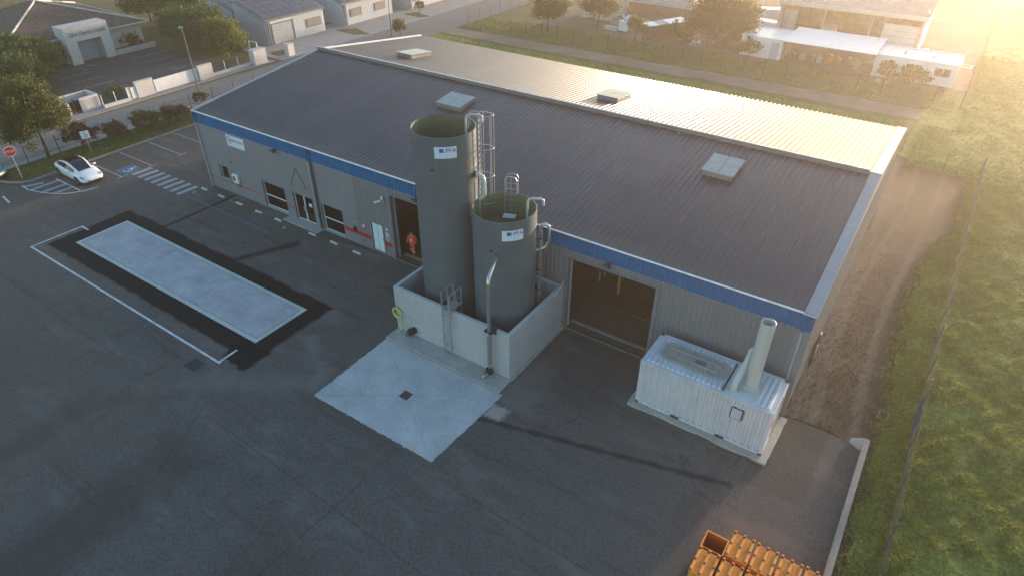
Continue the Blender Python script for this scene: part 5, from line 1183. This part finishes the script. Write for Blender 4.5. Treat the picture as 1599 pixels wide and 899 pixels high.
def blades(n, xr, yr, hmin, hmax, z0, name, label, dens=None, wid=.03):
    x = RNG.uniform(*xr, n); y = RNG.uniform(*yr, n)
    keep = np.sin(x * .9 + np.sin(y * .6) * 2) * np.cos(y * .8 + np.sin(x * .5)) + RNG.normal(0, .6, n) > -.45
    if dens is not None: keep &= dens(x, y)
    x, y = x[keep], y[keep]; m_ = len(x); Vs = []; z = z0(x, y)
    for k_ in range(3):
        a = RNG.uniform(0, 2 * pi, m_); h = RNG.uniform(hmin, hmax, m_); w_ = wid * RNG.uniform(.6, 1.4, m_); l = RNG.uniform(.3, 1.0, m_) * h; b_a = RNG.uniform(0, 2 * pi, m_)
        ox, oy = RNG.normal(0, .05, m_), RNG.normal(0, .05, m_)
        Vs.append(np.stack([np.stack([x + ox - w_ * np.cos(a), y + oy - w_ * np.sin(a), z], 1), np.stack([x + ox + w_ * np.cos(a), y + oy + w_ * np.sin(a), z], 1), np.stack([x + ox + l * np.cos(b_a), y + oy + l * np.sin(b_a), z + h], 1)], 1))
    V = np.concatenate(Vs, 0).reshape(-1, 3); F = np.arange(len(V)).reshape(-1, 3)
    return tag(fast_mesh(name, V, F, 'grass_blade'), label, 'grass', kind='stuff')
blades(120000, (48.3, 62), (-10, 34), .03, .13, lambda x, y: .05 + np.maximum(hgt(x, y), -.05), 'grass_blades', 'uneven green grass blades of the field right of the fence')
blades(26000, (44, 70), (34, 75), .08, .22, lambda x, y: .03 + 0 * x, 'grass_blades', 'golden grass blades of the far field', lambda x, y: (x > 46.8) | (y < 45), .04)
blades(16000, (46.2, 48.6), (-12, 30), .04, .20, lambda x, y: 0 * x, 'weeds', 'weeds along the foot of the mesh fence', lambda x, y: (x > np.interp(y, [-16, .2, 9, 15, 21, 25, 35], [47.05, 47.1, 46.9, 46.7, 47.4, 48.5, 49]) + RNG.normal(0, .25, len(x))) & ((y > .4) | (x > 47.03)), .03)
blades(7000, (-15.9, -12.5), (-8, 14), .04, .12, lambda x, y: .05 + 0 * x, 'verge_grass', 'short dry grass under the shrubs of the street verge', None, .02)
blades(14000, (-14, 43), (26, 45.5), .06, .18, lambda x, y: 0 * x, 'rough_grass', 'rough grass between warehouse and dirt track', None, .03)
blades(14000, (-14, 46), (49.8, 57), .06, .2, lambda x, y: 0 * x, 'meadow_grass', 'meadow grass around the far fence', None, .035)

# ---------------------------------------------------------------- tiled house with portal
hs = empty('tiled_house', (-50, 8, 0), 'low house with brown tiled hip roof and white lettered portal', 'house')
def hip(x0_, x1_, y0_, y1_, z0_, z1_, rx0, rx1, ry0, ry1):
    return MB().add([(x0_, y0_, z0_), (x1_, y0_, z0_), (x1_, y1_, z0_), (x0_, y1_, z0_), (rx0, ry0, z1_), (rx1, ry1, z1_)], [(3, 2, 1, 0), (1, 2, 5), (0, 1, 5, 4) if rx0 != rx1 or ry0 != ry1 else (0, 1, 5), (2, 3, 4, 5), (3, 0, 4)])
MB().box(-58, -42.0, 4.6, 20.0, 0, 2.8).box(-60, -44.5, -12, 4.59, 0, 2.8).build('wall', 'render_cream', hs)
r1 = hip(-58.8, -41.3, 3.8, 20.8, 2.8, 5.5, -50.5, -49.6, 12.2, 12.4).build('roof', 'roof_tile', hs)
r2 = hip(-61, -43.6, -13, 4.6, 2.75, 5.2, -52.3, -52.3, -6, 1.0).build('roof', 'roof_tile', hs)
for a, c_ in (((-41.3, 3.8, 2.83), (-49.6, 12.3, 5.53)), ((-41.3, 20.8, 2.83), (-49.6, 12.4, 5.53)), ((-58.8, 20.8, 2.83), (-50.5, 12.3, 5.53)), ((-50.5, 12.3, 5.54), (-49.6, 12.3, 5.54))):
    MB().cyl(a, c_, .11, n=8).build('ridge_tile', 'cornice', r1)
MB().box(-41.4, -41.22, 3.7, 20.9, 2.66, 2.82).box(-58.9, -41.41, 20.72, 20.9, 2.66, 2.82).build('eaves_gutter', 'cornice', r1)
po = MB().box(-41.99, -39.95, 10.0, 11.15, 0, 4.0).box(-41.99, -39.95, 13.95, 15.1, 0, 4.0).box(-41.99, -39.95, 11.151, 13.949, 2.45, 4.0).build('portal', 'render_white', hs)
MB().box(-42.05, -39.9, 9.95, 15.15, 4.001, 4.06).build('coping', 'cornice', po)
text('lettering', "Cabinet d'Expertise Comptable", .66, (-39.94, 10.4, 3.02), (pi / 2, 0, pi / 2), 'letter_dark', po, .35, .004, fit=4.3)
MB().lathe([(0, 0), (.28, 0)], (0, 0), 18)
ds = MB().box(-41.0, -40.94, 11.152, 13.948, 0.01, 2.44).build('roller_shutter', 'roller_door', po)
for k_ in range(8): MB().box(-40.94, -40.915, 11.16, 13.94, .12 + k_ * .29, .14 + k_ * .29).build('slat_joint', 'trim_grey', ds)
for y in (16.6,):
    wo = MB().box(-42.0, -41.94, y, y + 1.3, .9, 2.1).build('window', 'render_white', hs); MB().box(-41.94, -41.92, y + .08, y + 1.22, .98, 2.02).build('roller_blind', 'unit_side', wo)
wo = MB().box(-42.0, -41.94, 6.4, 7.7, .9, 2.1).build('window', 'render_white', hs); MB().box(-41.94, -41.92, 6.48, 7.62, .98, 2.02).build('roller_blind', 'unit_side', wo)
c = empty('planter_wall', (-40.3, 17.6, 0), 'low cream planter wall right of the white portal', 'wall'); MB().box(-40.25, -39.95, 15.2, 20.2, 0, .55).build('wall', 'cornice', c); MB().box(-41.9, -40.26, 15.2, 20.1, 0, .3).build('soil', 'verge', c)

# street wall of the house plot
def pillar(x, y0_, y1_, h, label, d=.9):
    c_ = empty('wall_pillar', (x, (y0_ + y1_) / 2, 0), label, 'wall', 'white wall pieces along the street')
    MB().box(x - d, x, y0_, y1_, 0, h).build('block', 'render_white', c_); MB().box(x - d - .03, x + .03, y0_ - .03, y1_ + .03, h + .001, h + .05).build('coping', 'cornice', c_)
pillar(-23.4, 7.95, 9.85, 1.55, 'white rendered wall block left of the sliding gate', .35); pillar(-23.1, 14.9, 16.6, 1.5, 'white rendered wall block behind the street lamp', .35)
pillar(-22.75, 21.9, 23.6, 1.62, 'white wall block at the end of the mesh fence', .9); pillar(-23.5, 7.05, 7.35, 1.2, 'narrow white gate post beside the side gate', .3)
pillar(-22.5, 26.6, 27.5, 1.35, 'pale concrete block on the forecourt of the units', .7)
c = empty('sliding_gate', (-23.4, 12.3, 0), 'long white sliding gate between two wall blocks', 'gate')
MB().box(-23.45, -23.38, 9.9, 14.85, .08, 1.28).build('leaf', 'white_sheet', c); MB().box(-23.47, -23.36, 9.9, 14.85, 1.281, 1.34).build('top_rail', 'trim_white', c)
c = empty('side_gate', (-23.5, 7.6, 0), 'small white pedestrian gate beside the wall block', 'gate'); MB().box(-23.52, -23.46, 7.38, 7.92, .08, 1.15).build('leaf', 'white_sheet', c); MB().box(-23.55, -23.45, 7.38, 7.92, 1.151, 1.2).build('top_rail', 'trim_white', c)
for y0_, y1_, lb in ((4.4, 7.0, 'low white wall with mesh fence next to the bin enclosure'), (16.65, 21.85, 'low white wall with mesh fence and two white posts')):
    c = empty('fenced_wall', (-23.4, y0_, 0), lb, 'wall'); MB().box(-23.6, -23.35, y0_, y1_, 0, .3).build('plinth', 'render_white', c)
    n_ = max(2, round((y1_ - y0_) / 1.75))
    for i in range(n_ + 1):
        yy = y0_ + (y1_ - y0_) * i / n_; MB().box(-23.51, -23.45, yy - .03, yy + .03, .301, 1.3).build('post', 'sign_white', c)
    m_ = MB()
    for q in range(int((y1_ - y0_) / .12)): m_.box(-23.483, -23.477, y0_ + .06 + q * .12 - .003, y0_ + .06 + q * .12 + .003, .31, 1.25)
    for q in range(7): m_.box(-23.488, -23.4835, y0_ + .04, y1_ - .04, .32 + q * .15, .328 + q * .15)
    m_.build('mesh_panel', 'fence_dark', c)
c = empty('bin_enclosure', (-24.3, 3.0, 0), 'white walled bin enclosure open to the street', 'enclosure')
MB().box(-24.1, -23.85, 2.6, 4.38, 0, 1.36).box(-26.1, -25.9, 1.35, 4.38, 0, 1.36).box(-25.899, -24.101, 4.2, 4.38, 0, 1.36).box(-25.899, -25.2, 1.35, 1.5, 0, 1.36).build('wall', 'render_white', c)
MB().box(-24.1, -23.85, 1.35, 1.55, 0, 1.2).build('gate_post', 'render_white', c)
for i, y in enumerate((2.0, 2.9, 3.7)):
    bn = empty('wheelie_bin', (-25.2, y, 0), '%s dark bin standing inside the white enclosure' % ORD[i], 'bin', 'bins in the enclosure')
    MB().add([(-25.5, y - .25, .05), (-24.95, y - .25, .05), (-24.95, y + .25, .05), (-25.5, y + .25, .05), (-25.55, y - .3, .95), (-24.88, y - .3, .95), (-24.88, y + .3, .95), (-25.55, y + .3, .95)], [(3,2,1,0),(4,5,6,7),(0,1,5,4),(1,2,6,5),(2,3,7,6),(3,0,4,7)]).build('body', 'plastic_dark', bn); MB().box(-25.58, -24.86, y - .31, y + .31, .951, 1.0).build('lid', 'trim_grey', bn)
MB().box(-36.0, -29.0, -9, -3.5, 0, 2.4).build('x', 'render_cream').name = 'garage_wall'
ga = bpy.data.objects['garage_wall']; gr = empty('garage', (-32, -6, 0), 'low tiled outbuilding behind the large autumn tree', 'garage'); ga.parent = gr; ga.location = (32, 6, 0); ga.name = 'wall'
rr_ = hip(-36.6, -28.4, -9.6, -2.9, 2.4, 3.9, -32.5, -32.5, -6.4, -6.1).build('roof', 'roof_tile', gr)
MB().cyl((-28.4, -2.9, 2.43), (-32.5, -6.1, 3.92), .1, n=8).build('ridge_tile', 'cornice', rr_)

# ---------------------------------------------------------------- row of industrial units
def unit(y0_, y1_, x_front, x_back, h0, h1, label, gate=None, wins=(), solar=True, pilaster=True):
    u = empty('industrial_unit', (x_front, y0_, 0), label, 'industrial unit', 'row of white industrial units')
    MB().box(x_back + .01, x_front, y0_ + .2, y1_, 0, h0 - .05).build('front_body', 'unit_wall', u)
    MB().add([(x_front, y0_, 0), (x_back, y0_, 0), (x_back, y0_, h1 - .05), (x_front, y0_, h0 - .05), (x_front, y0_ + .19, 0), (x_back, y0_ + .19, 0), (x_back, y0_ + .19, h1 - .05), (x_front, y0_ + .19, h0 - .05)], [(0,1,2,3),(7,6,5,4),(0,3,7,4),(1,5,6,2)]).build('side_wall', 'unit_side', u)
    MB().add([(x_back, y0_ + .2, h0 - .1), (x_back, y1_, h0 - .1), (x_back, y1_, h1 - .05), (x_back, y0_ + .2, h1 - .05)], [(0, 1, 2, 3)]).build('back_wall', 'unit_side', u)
    n = round((y1_ - y0_) / .3); wd_ = (y1_ - y0_) / n
    cl = None
    f = lambda x: h0 + (x_front - x) / (x_front - x_back) * (h1 - h0)
    rf_ = MB().add([(x_front + .25, y0_ - .2, f(x_front + .25)), (x_front + .25, y1_ + .2, f(x_front + .25)), (x_back, y1_ + .2, h1), (x_back, y0_ - .2, h1), (x_front + .25, y0_ - .2, f(x_front + .25) + .12), (x_front + .25, y1_ + .2, f(x_front + .25) + .12), (x_back, y1_ + .2, h1 + .12), (x_back, y0_ - .2, h1 + .12)], [(3,2,1,0),(4,5,6,7),(0,1,5,4),(1,2,6,5),(2,3,7,6),(3,0,4,7)]).build('roof', 'unit_roof', u)
    MB().cyl((x_front + .06, y0_ + .25, 0), (x_front + .06, y0_ + .25, h0), .06, n=8).cyl((x_front + .06, y0_ + .55, 0), (x_front + .06, y0_ + .55, h0), .04, n=8).build('downpipe', 'trim_dark', u)
    rb0 = None
    for i in range(1, n):
        yy = y0_ + i * wd_; zt_ = h0 - .06
        if gate and gate[0] - .1 < yy < gate[1] + .1: continue
        if rb0 is None: rb0 = MB().box(x_front, x_front + .02, yy - .05, yy + .05, .05, zt_).build('cladding_rib', 'unit_wall', u); yb_ = yy
        else: d2 = dup(rb0, u); d2.location = Vector(rb0.location) + Vector((0, yy - yb_, 0))
    if gate:
        g_ = MB().box(x_front + .001, x_front + .05, gate[0], gate[1], .02, gate[2]).build('roller_door', 'roller_door', u)
        MB().box(x_front, x_front + .09, gate[0] - .12, gate[0], 0, gate[2] + .12).box(x_front, x_front + .09, gate[1], gate[1] + .12, 0, gate[2] + .12).box(x_front, x_front + .09, gate[0], gate[1], gate[2], gate[2] + .12).build('frame', 'trim_dark', g_)
        for k_ in range(5): MB().box(x_front + .05, x_front + .058, gate[0] + .02, gate[1] - .02, .4 * (k_ + 1), .4 * (k_ + 1) + .03).build('panel_joint', 'trim_grey', g_)
    for a, c_ in wins:
        w_ = MB().box(x_front + .02, x_front + .07, a, c_, .95, 2.0).build('window', 'trim_dark', u); MB().box(x_front + .07, x_front + .08, a + .08, c_ - .08, 1.02, 1.93).build('blind', 'window_shade', w_)
    if solar:
        nx_, ny_ = 4, max(3, round((y1_ - y0_) / 1.15)); pb = None
        sx = (x_front - x_back - .5) / nx_; sy = (y1_ - y0_ - .4) / ny_; slope = (h1 - h0) / (x_front - x_back)
        for i in range(nx_):
            for j in range(ny_):
                xa = x_front - .2 - i * sx; yy = y0_ + .2 + j * sy
                if pb is None:
                    pb = MB().add([(xa, yy, f(xa) + .16), (xa, yy + sy - .07, f(xa) + .16), (xa - sx + .07, yy + sy - .07, f(xa - sx + .07) + .16), (xa - sx + .07, yy, f(xa - sx + .07) + .16), (xa, yy, f(xa) + .19), (xa, yy + sy - .07, f(xa) + .19), (xa - sx + .07, yy + sy - .07, f(xa - sx + .07) + .19), (xa - sx + .07, yy, f(xa - sx + .07) + .19)], [(0,1,2,3),(7,6,5,4),(0,4,5,1),(1,5,6,2),(2,6,7,3),(3,7,4,0)]).build('solar_panel', 'solar', u); p0_ = Vector((xa, yy, f(xa)))
                else:
                    d2 = dup(pb, u); d2.location = Vector(pb.location) + Vector((xa, yy, f(xa))) - p0_
        MB().add([(x_front - .15, y0_ + .15, f(x_front - .15) + .135), (x_front - .15, y1_ - .15, f(x_front - .15) + .135), (x_back + .25, y1_ - .15, f(x_back + .25) + .135), (x_back + .25, y0_ + .15, f(x_back + .25) + .135)], [(0, 1, 2, 3)]).build('panel_rails', 'solar_frame', u)
    return u
unit(28.4, 37.8, -28.3, -34.3, 2.9, 4.6, 'white unit with solar roof and grey roller door nearest the street', (29.2, 32.5, 2.35), ((34.7, 37.2),))
unit(40.9, 50.7, -27.8, -34.0, 2.85, 4.6, 'second white unit with two dark windows and dark roof', None, ((42.2, 44.4), (47.0, 49.2)))
unit(53.7, 62.8, -27.2, -33.4, 2.85, 4.6, 'third white unit farther along the road', None, ((54.8, 57.0), (59.6, 61.5)))
unit(65.8, 75.0, -26.6, -32.8, 2.85, 4.6, 'fourth white unit at the top of the picture', None, ((67, 69),))
unit(28.45, 37.9, -34.75, -41.0, 3.3, 5.0, 'blue-grey unit directly behind the roller door unit', None, (), True)
unit(28.5, 38.0, -41.4, -47.6, 3.3, 5.0, 'blue-grey unit hidden behind the dark trees', None, (), True)
unit(41.0, 50.8, -34.4, -40.6, 3.3, 5.0, 'rear unit behind the second white unit', None, (), True)
c = empty('white_gate_frame', (-25.5, 24.3, 0), 'white tubular gate frame beside the yellow green bush', 'gate'); MB().box(-26.6, -26.5, 24.2, 24.3, 0, 1.7).box(-25.2, -25.1, 24.2, 24.3, 0, 1.7).box(-26.6, -25.1, 24.21, 24.29, 1.701, 1.78).build('frame', 'sign_white', c)
MB().box(-26.48, -25.22, 24.23, 24.26, .1, 1.6).build('infill', 'trim_grey', c)

# ---------------------------------------------------------------- far yard: cabins, canopy, sheds, hall
def cabin(name, x0_, x1_, y0_, y1_, h, label, wins=(), door=None):
    c_ = empty(name, ((x0_ + x1_) / 2, y0_, 0), label, 'cabin'); MB().box(x0_, x1_, y0_, y1_, .1, h).build('body', 'white_sheet', c_)
    rf_ = MB().box(x0_ - .08, x1_ + .08, y0_ - .08, y1_ + .08, h + .001, h + .10).build('roof', 'white_sheet', c_)
    MB().box(x0_ - .1, x1_ + .1, y1_ + .0, y1_ + .12, h + .101, h + .2).build('roof_edge', 'trim_white', rf_)
    k_ = int((x1_ - x0_) / .55)
    for i in range(1, k_): MB().box(x0_ + i * .55 - .03, x0_ + i * .55 + .03, y0_, y1_ - .05, h + .1005, h + .125).build('roof_rib', 'white_sheet', rf_)
    for a, c2 in wins:
        w_ = MB().box(a, c2, y0_ - .04, y0_ - .001, 1.0, 1.95).build('window', 'trim_white', c_); 
        for p_, q_ in ((a + .06, (a + c2) / 2 - .03), ((a + c2) / 2 + .03, c2 - .06)): MB().box(p_, q_, y0_ - .05, y0_ - .041, 1.06, 1.89).build('pane', 'car_glass', w_)
    if door: MB().box(door, door + .9, y0_ - .04, y0_ - .001, .12, 2.05).build('door', 'unit_side', c_)
    return c_
cabin('site_cabin', 22.2, 27.1, 58.2, 63.0, 2.35, 'left white site cabin behind the thin bush', ((23.6, 24.5),), 25.8)
cabin('site_cabin', 37.1, 45.2, 58.4, 62.6, 2.35, 'right white site cabin with two windows', ((40.2, 41.8), (43.0, 44.6)))
for x in (39.6, 42.4): MB().box(x, x + .18, 60.0, 60.7, 2.451, 2.62).build('roof_vent', 'trim_grey', bpy.data.objects['site_cabin.001'])
c = empty('canopy', (32.2, 60, 0), 'wide white sheet canopy between the two cabins', 'canopy')
sh0 = None
for i in range(10):
    x = 27.2 + i * 1.0
    if sh0 is None: sh0 = MB().add([(x, 57.4, 2.5), (x + .985, 57.4, 2.5), (x + .985, 64.2, 2.75), (x, 64.2, 2.75), (x, 57.4, 2.55), (x + .985, 57.4, 2.55), (x + .985, 64.2, 2.8), (x, 64.2, 2.8)], [(3,2,1,0),(4,5,6,7),(0,1,5,4),(1,2,6,5),(2,3,7,6),(3,0,4,7)]).build('roof_sheet', 'white_sheet', c)
    else: d2 = dup(sh0, c); d2.location = Vector(sh0.location) + Vector((i * 1.0, 0, 0))
for x in (27.4, 32.2, 37.0): MB().box(x - .06, x + .06, 57.6, 57.72, 0, 2.49).build('post', 'wood_brown', c); MB().box(x - .06, x + .06, 63.9, 64.02, 0, 2.7).build('post', 'wood_brown', c)
goods = [('wood_brown', 'brown'), ('scrap_grey', 'grey'), ('rusty', 'rusty'), ('scrap_grey', 'grey'), ('scrap_orange', 'orange'), ('wood_brown', 'brown'), ('rusty', 'rusty'), ('scrap_grey', 'grey'), ('wood_brown', 'brown')]
for i, (mt, cn) in enumerate(goods):
    x = 28.2 + i * 1.0 + random.uniform(-.2, .2); y = random.uniform(59, 61.5); s_ = random.uniform(.35, .65)
    r_ = empty('stored_crate', (x, y, 0), '%s stored crate from the left under the canopy, %s' % (ORD[i], cn), 'crate', 'goods stored under the canopy')
    MB().obox((x, y, s_ * .7 + .01), (s_, s_ * 1.3, s_ * 1.4), random.uniform(0, 3)).build('body', mt, r_); MB().obox((x + .05, y, s_ * 1.5 + .02), (s_ * .8, s_ * 1.0, s_ * .18), random.uniform(0, 3)).build('lid', 'scrap_grey', r_)
c = empty('brown_shed', (10.4, 60, 0), 'brown timber shed with pale sheet roof', 'shed')
MB().add([(9.4, 57.9, 0), (10.1, 57.7, 0), (13.4, 63.2, 0), (12.2, 63.8, 0), (9.4, 57.9, 1.95), (10.1, 57.7, 1.8), (13.4, 63.2, 1.8), (12.2, 63.8, 1.95)], [(3,2,1,0),(4,5,6,7),(0,1,5,4),(1,2,6,5),(2,3,7,6),(3,0,4,7)]).build('wall', 'brick_brown', c)
for i in range(4):
    a, b2 = i / 4, (i + 1) / 4 - .01; L0, L1 = Vector((9.2, 58.0, 2.0)), Vector((12.1, 64.1, 2.0)); R0, R1 = Vector((10.5, 57.5, 1.84)), Vector((13.8, 63.2, 1.84))
    MB().add([L0.lerp(L1, a), R0.lerp(R1, a), R0.lerp(R1, b2), L0.lerp(L1, b2)] + [q_ + Vector((0, 0, .06)) for q_ in (L0.lerp(L1, a), R0.lerp(R1, a), R0.lerp(R1, b2), L0.lerp(L1, b2))], [(3,2,1,0),(4,5,6,7),(0,1,5,4),(1,2,6,5),(2,3,7,6),(3,0,4,7)]).build('roof_sheet', 'white_sheet' if i != 1 else 'scrap_grey', c)
c = empty('far_hall', (32, 72, 0), 'large pale hall with open front at the top right', 'hall')
MB().box(23.5, 40.2, 78.5, 79, 0, 5).box(23.5, 23.8, 69.5, 78.49, 0, 5).box(39.9, 40.2, 69.5, 78.49, 0, 5).build('wall', 'scrap_grey', c)
for i in range(12):
    x = 23.2 + i * 1.44; MB().add([(x, 68.4, 4.6), (x + 1.42, 68.4, 4.6), (x + 1.42, 79.3, 5.6), (x, 79.3, 5.6), (x, 68.4, 4.7), (x + 1.42, 68.4, 4.7), (x + 1.42, 79.3, 5.7), (x, 79.3, 5.7)], [(3,2,1,0),(4,5,6,7),(0,1,5,4),(1,2,6,5),(2,3,7,6),(3,0,4,7)]).build('roof_sheet', 'drive_concrete', c)
for x in (23.6, 29, 34.5, 40): MB().box(x - .12, x + .12, 68.8, 69.04, 0, 4.59).build('column', 'scrap_grey', c)
MB().box(23.2, 40.5, 68.25, 68.39, 4.3, 4.75).build('eaves_beam', 'render_cream', c)
gd = MB().box(35.9, 39.8, 69.2, 69.35, 0, 3.4).build('sliding_door', 'unit_wall', c)
for k_ in range(1, 5): MB().box(35.9, 39.8, 69.17, 69.199, k_ * .68 - .03, k_ * .68).build('panel_joint', 'trim_grey', gd)
MB().box(24.0, 25.6, 69.3, 69.4, 0, 3.6).build('sliding_door', 'scrap_grey', c)
def van(name, x, y, rz, mat, label, L=5.0, W_=2.0, H_=2.2, cab=1.3):
    c_ = bpy.data.objects.new(name, None); COL.objects.link(c_); tag(c_, label, 'van'); hl = L / 2; hw = W_ / 2
    pr_ = [(-hl, .35), (hl, .35), (hl, .95), (hl - .35, 1.15), (hl - cab * .75, H_ - .12), (hl - cab, H_), (-hl, H_)]
    n = len(pr_); vs = [(a, -hw, z) for a, z in pr_] + [(a, hw, z) for a, z in pr_]
    o_ = MB().add(vs, [tuple(range(n)), tuple(range(2 * n - 1, n - 1, -1))] + [(i, n + i, n + (i + 1) % n, (i + 1) % n) for i in range(n)]).build('body', mat, None, bevel=.06); o_.parent = c_
    o_ = MB().add([(hl - .37, -hw + .12, 1.19), (hl - .37, hw - .12, 1.19), (hl - cab * .75 + .03, hw - .2, H_ - .16), (hl - cab * .75 + .03, -hw + .2, H_ - .16)], [(0, 1, 2, 3)]).build('windscreen', 'car_glass', None); o_.parent = c_; o_.location = (.03, 0, .02)
    for s_ in (-1, 1):
        o_ = MB().box(hl - cab * .9, hl - .6, s_ * (hw + .004) - .004, s_ * (hw + .004) + .004, 1.2, H_ - .3).build('side_window', 'car_glass', None); o_.parent = c_
        for xx in (-hl + .9, hl - .9): o_ = MB().cyl((xx, s_ * (hw - .2), .34), (xx, s_ * (hw + .02), .34), .34, n=18).build('wheel', 'black_rubber', None); o_.parent = c_
    c_.location = (x, y, 0); c_.rotation_euler.z = rz
van('white_van', 19.9, 75.0, R(205), 'white_sheet', 'white van parked behind the large spreading tree')
van('white_van', 21.4, 69.0, R(170), 'white_sheet', 'white van just left of the far hall', 4.6, 1.9, 2.0)
van('grey_van', 10.6, 76.0, R(185), 'scrap_grey', 'grey van at the top edge left of the large tree', 4.6, 1.9, 1.9)
van('white_van', 29.6, 71.0, R(-80), 'white_sheet', 'pale vehicle standing in the open front of the far hall', 4.4, 1.9, 1.7)
c = empty('low_house', (-1, 68, 0), 'pale low house with lean-to at the top behind the meadow', 'house')
MB().box(-3.4, 1.0, 64.5, 70.5, 0, 2.5).build('wall', 'render_cream', c)
MB().add([(-3.7, 64.2, 2.5), (1.3, 64.2, 2.5), (1.3, 70.8, 2.5), (-3.7, 70.8, 2.5), (-1.2, 64.2, 3.6), (-1.2, 70.8, 3.6)], [(3, 2, 1, 0), (0, 1, 4), (2, 3, 5), (1, 2, 5, 4), (3, 0, 4, 5)]).build('roof', 'scrap_grey', c)
for x in (-2.6, -.4): MB().box(x, x + .8, 64.46, 64.5, .9, 1.9).build('window', 'window_shade', c)
c = empty('long_barn', (4, 76, 0), 'long pale barn with red lower wall at the top edge', 'barn')
MB().box(.5, 10.5, 72.5, 78, 0, 1.2).build('lower_wall', 'brick_brown', c); MB().box(.5, 10.5, 72.51, 78, 1.201, 2.6).build('wall', 'unit_side', c)
MB().add([(.2, 72.1, 2.6), (10.8, 72.1, 2.6), (10.8, 78.3, 3.6), (.2, 78.3, 3.6), (.2, 72.1, 2.7), (10.8, 72.1, 2.7), (10.8, 78.3, 3.7), (.2, 78.3, 3.7)], [(3,2,1,0),(4,5,6,7),(0,1,5,4),(1,2,6,5),(2,3,7,6),(3,0,4,7)]).build('roof', 'white_sheet', c)
c = empty('utility_pole', (1.4, 61.0, 0), 'dark wooden utility pole beside the low house', 'pole'); MB().cyl((1.4, 61.0, 0), (1.4, 61.0, 6.5), .11, .08, 8).build('shaft', 'bark', c); MB().box(.9, 1.9, 60.95, 61.05, 6.1, 6.2).build('cross_arm', 'bark', c)
c = empty('white_tank', (5.6, 60.6, 0), 'pale blue water tank left of the brown shed', 'water tank'); MB().box(4.9, 6.4, 60.0, 61.2, .1, 1.35).build('body', 'plate_white', c, bevel=.08); MB().cyl((5.6, 60.6, 1.35), (5.6, 60.6, 1.45), .2, n=12).build('cap', 'trim_grey', c); MB().box(2.9, 4.8, 59.6, 60.6, .05, .5).build('trough', 'unit_side', c)
gn = 0
scr = [(2.8, 63.0, 'scrap_grey', 'grey scrap heap left of the pale water tank'), (3.3, 66.3, 'plate_white', 'pale sheeted heap beside the low house'), (6.5, 66.0, 'rusty', 'rusty heap in the middle of the far yard'), (14.2, 61.2, 'white_sheet', 'white scrap car parts right of the brown shed'), (16.2, 59.2, 'plate_white', 'pale boards lying below the large tree'), (22.8, 66.5, 'rusty', 'rusty heap behind the left white cabin'), (26.4, 69.8, 'scrap_yellow', 'yellow crates in the left bay of the far hall'), (28.0, 71.8, 'scrap_yellow', 'yellow machine inside the far hall'), (34.2, 70.2, 'scrap_orange', 'orange crate in the right bay of the far hall'), (41.6, 70.5, 'white_sheet', 'pale bales beside the far hall'), (43.6, 67.6, 'white_sheet', 'white boards stacked behind the right cabin'), (38.7, 56.7, 'brick_brown', 'two covered crates left of the cabin window')]
for x, y, mt, lb in scr:
    r_ = empty('scrap_pile', (x, y, 0), lb, 'scrap pile', 'things lying in the far yard')
    for k_ in range(6):
        s_ = random.uniform(.25, .55); MB().obox((x + random.uniform(-.7, .7), y + random.uniform(-.5, .5), s_ * .5 + .02 + (.4 if k_ > 3 else 0)), (s_ * 1.6, s_, s_ * .9), random.uniform(0, 3), (random.uniform(-.3, .3), 'X')).build('piece', mt if k_ % 3 else 'scrap_grey', r_)
c = empty('steel_frame', (42.6, 66.5, 0), 'pale welded steel lattice frame lying behind the right cabin', 'steel frame')
b_ = MB()
for y in (66.0, 67.2): b_.tube([(39.6, y, .5), (46.5, y, .5)], .05, 6)
for i in range(7): b_.tube([(39.6 + i * 1.1, 66.0, .5), (40.4 + i * 1.0, 67.2, .5)], .04, 6)
for x in (39.8, 43, 46.3):
    for y in (66.0, 67.2): b_.box(x - .05, x + .05, y - .05, y + .05, 0, .46)
b_.build('lattice', 'white_sheet', c)

# ---------------------------------------------------------------- air
hz = MB().box(-172, 192, -72, 187, -1.1, 23.6)
m, t, p = nodes('haze_air'); t.nodes.remove(p)
pv = N(t, 'ShaderNodeVolumePrincipled'); pv.inputs['Color'].default_value = (.98, .87, .70, 1); pv.inputs['Density'].default_value = .0009; pv.inputs['Anisotropy'].default_value = .70
t.links.new(pv.outputs[0], t.nodes['Material Output'].inputs['Volume'])
hz = hz.build('haze', 'haze_air'); hz['kind'] = 'stuff'; tag(hz, 'thin golden morning haze over the whole site', 'haze')
